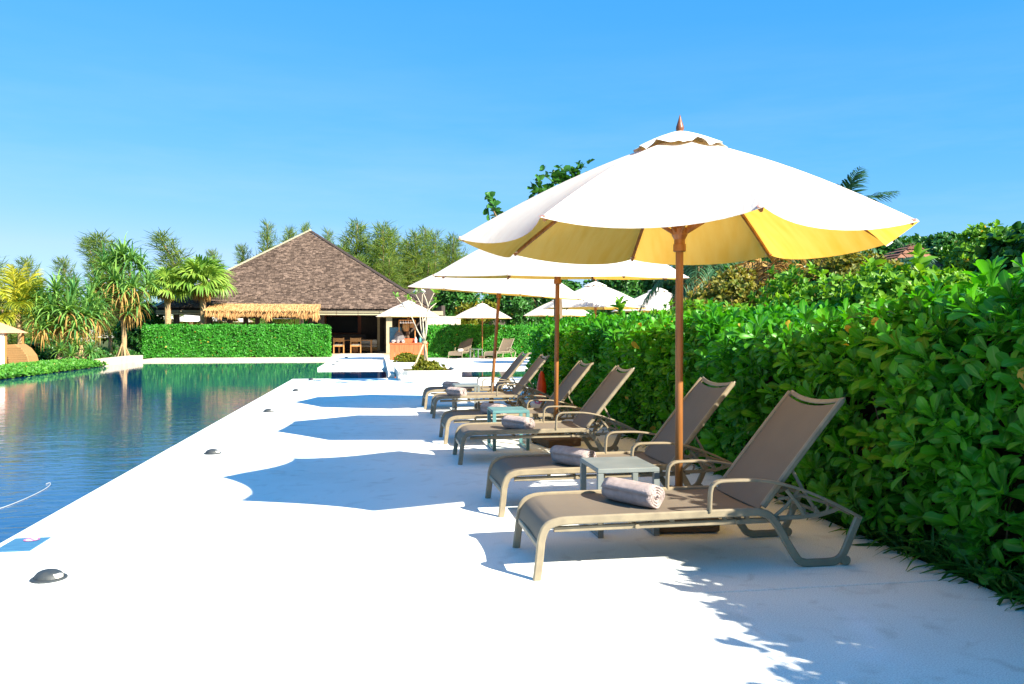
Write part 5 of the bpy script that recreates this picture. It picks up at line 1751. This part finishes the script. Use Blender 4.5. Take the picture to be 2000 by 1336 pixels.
# ------------------------------------------------------------------ palms
def frond_mesh(L, droop, leaf, n=34, seed=0, name='frond', up=.5, vee=.55):
    """pinnate frond along +x from the origin"""
    r = np.random.default_rng(seed)
    s = []
    for i in range(15):
        t = i / 14
        s.append(np.array([L * (t - .12 * droop * t * t), 0, L * (up * t - (up * .5 + droop) * t * t)]))
    b = MB(); b.tube(s, [.020 * (1 - .85 * i / 14) * L ** .3 for i in range(15)], 5)
    P = []; D = []; Ls = []
    for i in range(n):
        t = .14 + .86 * i / n
        k = min(int(t * 14), 13); f = t * 14 - k
        p = s[k] * (1 - f) + s[k + 1] * f; tg = unit(s[k + 1] - s[k])
        for sg in (-1, 1):
            d = tg * (.45 + .5 * t) + np.array([0, sg * .9, 0]) + np.array([0, 0, vee * (.5 - t) - .35 * droop]) + r.normal(0, .08, 3)
            P.append(p); D.append(d); Ls.append(leaf * (math.sin(math.pi * (.12 + .85 * t)) * .85 + .2) * r.uniform(.85, 1.1))
    P = np.array(P); D = np.array(D); Ls = np.array(Ls)
    R = frames(D, np.tile([[0, 0, 1.0]], (len(P), 1)) + r.normal(0, .25, (len(P), 3)))
    V, F, va = instance(leaf_template('strap'), P, R, Ls, np.clip(r.uniform(0, .95) * .4 + r.uniform(0, .55, len(P)), 0, .95))
    n0 = len(V)
    V = np.vstack([V, np.array(b.v)])
    fs = [f for f in b.f if len(f) == 4]
    F = np.vstack([F, np.array(fs) + n0]); va = np.append(va, np.full(len(b.v), .9))
    return np_mesh(name, V, F, va)


def palm(px, py, y, L, nf, lab, mat, leaf, dryn=0, name='palm', up=.8, droop=(.2, .9), trunk_r=.12, drymat='dry', trunk='pale_trunk', base_z=-.03, seed=0, azs=None, elev=(-20, 65), group=None):
    c = on_y(px, py, y)
    root = empty(name, (c[0], y, base_z)); off = np.array(root.location)
    h = c[2] - base_z
    b = MB(); sp = spline([(0, 0, 0), (.06 * h, .02, h * .5), (0, 0, h)], 10)
    b.tube(sp, [trunk_r * (1.15 - .35 * i / (len(sp) - 1)) * (1 + .07 * (i % 2)) for i in range(len(sp))], 10); b.build('trunk', M[trunk], root)
    fm = [frond_mesh(L, dr, leaf, 34, seed + 5 * k, 'frond', up * .3) for k, dr in enumerate(np.linspace(droop[0], droop[1], 4))]
    r = np.random.default_rng(seed + 3)
    for k in range(nf):
        t = (k + .5) / nf
        e = elev[1] + (elev[0] - elev[1]) * t
        o = link('frond', fm[min(3, int(t * 4))], M[mat], root)
        az = k * 2.399 if azs is None else azs[k % len(azs)]
        o.location = (0, 0, h - .03)
        o.rotation_euler = (r.uniform(-.3, .3), -math.radians(e), az)
    if dryn:
        dm = [frond_mesh(L * .8, .7 + .2 * k, leaf * .9, 30, seed + 50 + k, 'dry_frond', .1) for k in range(3)]
        for k in range(dryn):
            o = link('dry_frond', dm[k % 3], M[drymat], root)
            o.location = (0, 0, h - .12 - .05 * (k % 3)); o.rotation_euler = (r.uniform(-.3, .3), math.radians(r.uniform(15, 62)), k * 2.399 + .5)
    tag(root, lab, 'palm', group)
    return root


palm(34, 612, 34.5, 2.05, 18, 'yellow green coconut palm over the cabana', 'coco', .62, 0, 'coconut_palm', 1.0, (.12, .65), .12, seed=2, elev=(-18, 82))
palm(1628, 440, 17.0, 1.5, 22, 'date palm whose green frond tips show over the right slope of the big parasol', 'date', .42, 14, 'date_palm', 1.0, (.15, .7), .16, seed=9, elev=(-30, 62))
palm(1500, 520, 15.0, 1.25, 12, 'date palm with golden dry fronds behind the middle of the hedge', 'dry', .42, 16, 'dry_date_palm', .8, (.4, 1.0), .16, seed=19, elev=(-35, 35))
palm(1365, 520, 18.0, 1.5, 14, 'date palm with brown fronds beside the thick pole of the big parasol', 'date', .45, 18, 'dry_date_palm', .8, (.4, 1.0), .16, seed=29, elev=(-20, 45))
palm(1725, 540, 14.0, 1.1, 12, 'small drooping date palm left of the pointed hut roof', 'date', .4, 8, 'date_palm', .8, (.5, 1.0), .14, seed=39, elev=(-30, 45))


def fan_mesh(Rr, seed):
    r = np.random.default_rng(seed)
    n = 26; P = []; D = []; L = []
    for k in range(n):
        a = math.radians(-140 + 280 * k / (n - 1))
        P.append((Rr * .9, 0, 0)); D.append((math.cos(a), math.sin(a), -.10 - .12 * abs(a)) + r.normal(0, .04, 3)); L.append(Rr * (1.0 - .12 * abs(a)) * r.uniform(.9, 1.08))
    P = np.array(P, float); D = np.array(D); L = np.array(L)
    R = frames(D, np.tile([[0, 0, 1.0]], (n, 1)) + r.normal(0, .2, (n, 3)))
    t = leaf_template('strap'); V0 = t[0].copy(); V0[:, 0] *= 1.7
    V, F, va = instance((V0, t[1]), P, R, L, np.clip(r.uniform(0, .4) + r.uniform(0, .55, n), 0, .95))
    b = MB(); b.tube([(0, 0, 0), (Rr * .5, 0, .05), (Rr * .9, 0, 0)], .012, 5)
    n0 = len(V); V = np.vstack([V, np.array(b.v)]); F = np.vstack([F, np.array([f for f in b.f if len(f) == 4]) + n0]); va = np.append(va, np.full(len(b.v), .9))
    return np_mesh('fan_leaf', V, F, va)


def fan_palm(px, py, y, Rr, lab, seed):
    c = on_y(px, py, y); root = empty('fan_palm', (c[0], y, -.02)); h = c[2] + .02
    b = MB(); sp = spline([(0, 0, 0), (.04, 0, h * .5), (0, 0, h)], 10); b.tube(sp, [.16 * (1.1 - .3 * i / 20) * (1 + .06 * (i % 2)) for i in range(len(sp))], 10); b.build('trunk', M['pale_trunk'], root)
    r = np.random.default_rng(seed)
    fm = [fan_mesh(Rr, seed + k) for k in range(3)]
    for k in range(26):
        o = link('fan_leaf', fm[k % 3], M['fan'], root); t = k / 26
        o.location = (0, 0, h); o.rotation_euler = (r.uniform(-.4, .4), -math.radians(78 - 95 * t), k * 2.399)
    dm = [fan_mesh(Rr * .8, seed + 20 + k) for k in range(2)]
    for k in range(10):
        o = link('dry_leaf', dm[k % 2], M['dry'], root); o.location = (0, 0, h - .05); o.scale = (.62,) * 3; o.rotation_euler = (r.uniform(-.3, .3), math.radians(r.uniform(30, 62)), k * 2.399 + 1)
    tag(root, lab, 'palm', 'fan palms')


for px, pc, y, rad, lab in [(20, 660, 45.2, (2.0, 1.2, 1.2), 'dark shrub behind the cabana'), (105, 696, 43, (1.6, 1.2, .45), 'dark shrub under the parasol by the broad pandanus'),
                            (175, 698, 43, (1.4, 1.0, .40), 'dark shrub between the two pandanus trees'), (232, 694, 44.3, (1.2, 1.0, .5), 'dark shrub behind the bare pandanus trunk'), (285, 655, 45, (1.3, 1.0, 1.2), 'dark shrub left of the fan palm trunks'),
                            (60, 692, 38, (1.0, .8, .55), 'low dark shrub beside the wicker pod'), (125, 702, 37.5, (1.1, .8, .40), 'low dark shrub above the ground cover'), (185, 702, 38.5, (.9, .8, .4), 'low dark shrub behind the white corner wall')]:
    leaf_tree(px, pc, y, rad, lab, 'dark_leaf', 800, .17, 'oval', 6, 'dark_shrub', 'dark shrubs of the garden bank', -.03, 8, .04)

fan_palm(326, 566, 43.6, .72, 'smaller yellowish fan palm standing behind the far hedge end', 4)
fan_palm(395, 558, 43.9, .95, 'larger fan palm with twin dry skirts overlapping the pavilion roof', 14)


def strap_rosette(seed, n, L, droop, top=80, wf=1.0):
    r = np.random.default_rng(seed)
    V = []; F = []; va = []
    for k in range(n):
        az = k * 2.399; t = k / n
        e = math.radians(top - 105 * t + r.uniform(-8, 8))
        ln = L * r.uniform(.8, 1.15); w = .042 * wf * L * r.uniform(.7, 1.2)
        p = np.zeros(3); d = np.array([math.cos(az) * math.cos(e), math.sin(az) * math.cos(e), math.sin(e)])
        sd = np.array([-math.sin(az), math.cos(az), 0])
        n0 = len(V); m = 6; c = np.clip(r.uniform(0, .95), 0, .95)
        for i in range(m + 1):
            ww = w * (1 - (i / m) ** 2.5) + .003
            V += [p - sd * ww, p + np.array([0, 0, -ww * .5]), p + sd * ww]; va += [c] * 3
            p = p + d * ln / m
            d = d + np.array([0, 0, -droop * (i + .5) / m]); d = d / np.linalg.norm(d)
        for i in range(m):
            a = n0 + i * 3
            F += [(a, a + 1, a + 4, a + 3), (a + 1, a + 2, a + 5, a + 4)]
    return np_mesh('leaf_rosette', np.array(V), np.array(F), np.array(va))


PR = [strap_rosette(k, 44, 1.0, .5 + .15 * k) for k in range(3)]
PD = [strap_rosette(60 + k, 24, 1.05, 1.1, 15, .7) for k in range(2)]


def pandanus(px, py_fork, y, spots, lab, tr=.11):
    """spots: (px, py, dy, size, dry) of leaf rosettes"""
    f = on_y(px, py_fork, y); root = empty('pandanus_tree', (f[0], y, -.02)); off = np.array(root.location)
    fork = f - off
    b = MB(); s = spline([(0, 0, 0), (.05, 0, fork[2] * .5), fork], 5); b.tube(s, [tr * (1.1 - .25 * i / (len(s) - 1)) for i in range(len(s))], 9)
    for k in range(6):
        a = k * 1.05
        b.tube([(.55 * tr * math.cos(a) * .5, .5 * tr * math.sin(a), .75), (tr * 3.2 * math.cos(a), tr * 3.2 * math.sin(a), 0)], .03, 5)
    b.build('trunk', M['pale_trunk'], root)
    for i, (qx, qy, dy, sz, dry) in enumerate(spots):
        p = on_y(qx, qy, y + dy) - off
        b = MB(); s = spline([fork, (fork + p) / 2 + np.array([0, 0, -.1]), p], 4); b.tube(s, [.07 - .03 * k / (len(s) - 1) for k in range(len(s))], 7); b.build('limb', M['trunk'], root)
        o = link('leaf_rosette', PR[i % 3], M['pand'], root); o.location = p; o.scale = (sz,) * 3; o.rotation_euler = (0, 0, i * 1.3)
        if dry:
            o = link('dry_skirt', PD[i % 2], M['dry'], root); o.location = p - np.array([0, 0, .12 * sz]); o.scale = (sz * .9,) * 3; o.rotation_euler = (0, 0, i)
    tag(root, lab, 'tree', 'pandanus trees')


pandanus(240, 625, 38.9, [(205, 520, 0, 1.1, 0), (240, 500, .2, 1.15, 0), (275, 525, .1, 1.1, 0), (190, 560, -.3, 1.05, 1), (225, 548, -.5, 1.15, 1), (262, 560, -.5, 1.1, 1), (290, 555, .3, 1.0, 0), (205, 590, -.2, .9, 1), (270, 595, -.3, .95, 1), (240, 570, -.7, 1.0, 1), (225, 515, .6, 1.1, 0), (258, 508, -.2, 1.0, 0), (250, 610, -.4, .8, 1)],
         'tall pandanus tree with bare orange trunk beside the white corner wall')
pandanus(125, 650, 34.5, [(80, 590, 0, 1.0, 0), (110, 570, .2, 1.05, 0), (145, 575, .1, 1.05, 0), (175, 590, .2, 1.0, 0), (70, 620, -.3, .95, 1), (100, 605, -.5, 1.05, 0), (135, 605, -.6, 1.1, 1), (165, 615, -.4, 1.05, 1), (190, 620, 0, .95, 1), (85, 640, -.6, .85, 1), (120, 635, -.6, .9, 1), (150, 640, -.7, .9, 1), (60, 600, .3, .9, 0), (190, 600, .4, .9, 0)],
         'broad low pandanus with drooping blue green leaves left of the tall one')
pandanus(160, 690, 33.4, [(120, 685, 0, .62, 0), (150, 675, .2, .66, 0), (178, 688, -.1, .62, 0), (140, 695, -.3, .55, 0)], 'young ground hugging pandanus behind the green ground cover', .07)
pandanus(215, 685, 40.5, [(198, 686, 0, .4, 0), (222, 682, .2, .45, 0), (212, 690, -.3, .4, 0)], 'small dark strap leaved plant at the foot of the tall pandanus', .06)

# ground cover on the left bank
r = np.random.default_rng(77)
n = 9000
y = r.uniform(14, 33.3, n); x = POOL_X0 + .10 - np.abs(r.uniform(0, 1.9, n)) ** 1.0
z = np.where(x > POOL_X0 - .03, r.uniform(-.07, .04, n), -.02 + .12 * np.sin(np.clip((POOL_X0 - x) / 1.8, 0, 1) * math.pi) ** .6 + r.uniform(0, .05, n))
P = np.stack([x, y, z], 1)
A = np.stack([r.normal(.15, .3, n), r.normal(-.1, .3, n), np.ones(n)], 1)
o = foliage('ground_cover', M['cover'], P, A, 5, .11, 'oval', (20, 80))
tag(o, 'bright green creeping ground cover along the garden bank of the pool', 'ground cover', kind='stuff')

# far wood closing the horizon
r = np.random.default_rng(78)
P = []; A = []
for x0, x1, y0, y1, hh, n in ((-75, -10, 84, 92, 4.6, 5200), (-12, 12, 90, 98, 5.2, 2600), (8, 60, 60, 74, 3.9, 4600), (-75, -26, 70, 82, 3.6, 3000), (24, 48, 18, 40, 3.2, 2500)):
    x = r.uniform(x0, x1, n); y = r.uniform(y0, y1, n)
    top = hh * (.72 + .16 * np.sin(x * .9) + .12 * np.sin(x * 2.3 + y))
    z = top * r.uniform(0, 1, n) ** .6
    P.append(np.stack([x, y, z], 1)); A.append(np.stack([r.normal(0, .5, n), np.full(n, -.5), r.normal(.6, .4, n)], 1))
o = foliage('far_wood', M['dark_leaf'], np.concatenate(P), np.concatenate(A), 6, .55, 'oval', (20, 88))
tag(o, 'dark green woodland mass closing off the far garden', 'woodland', kind='stuff')
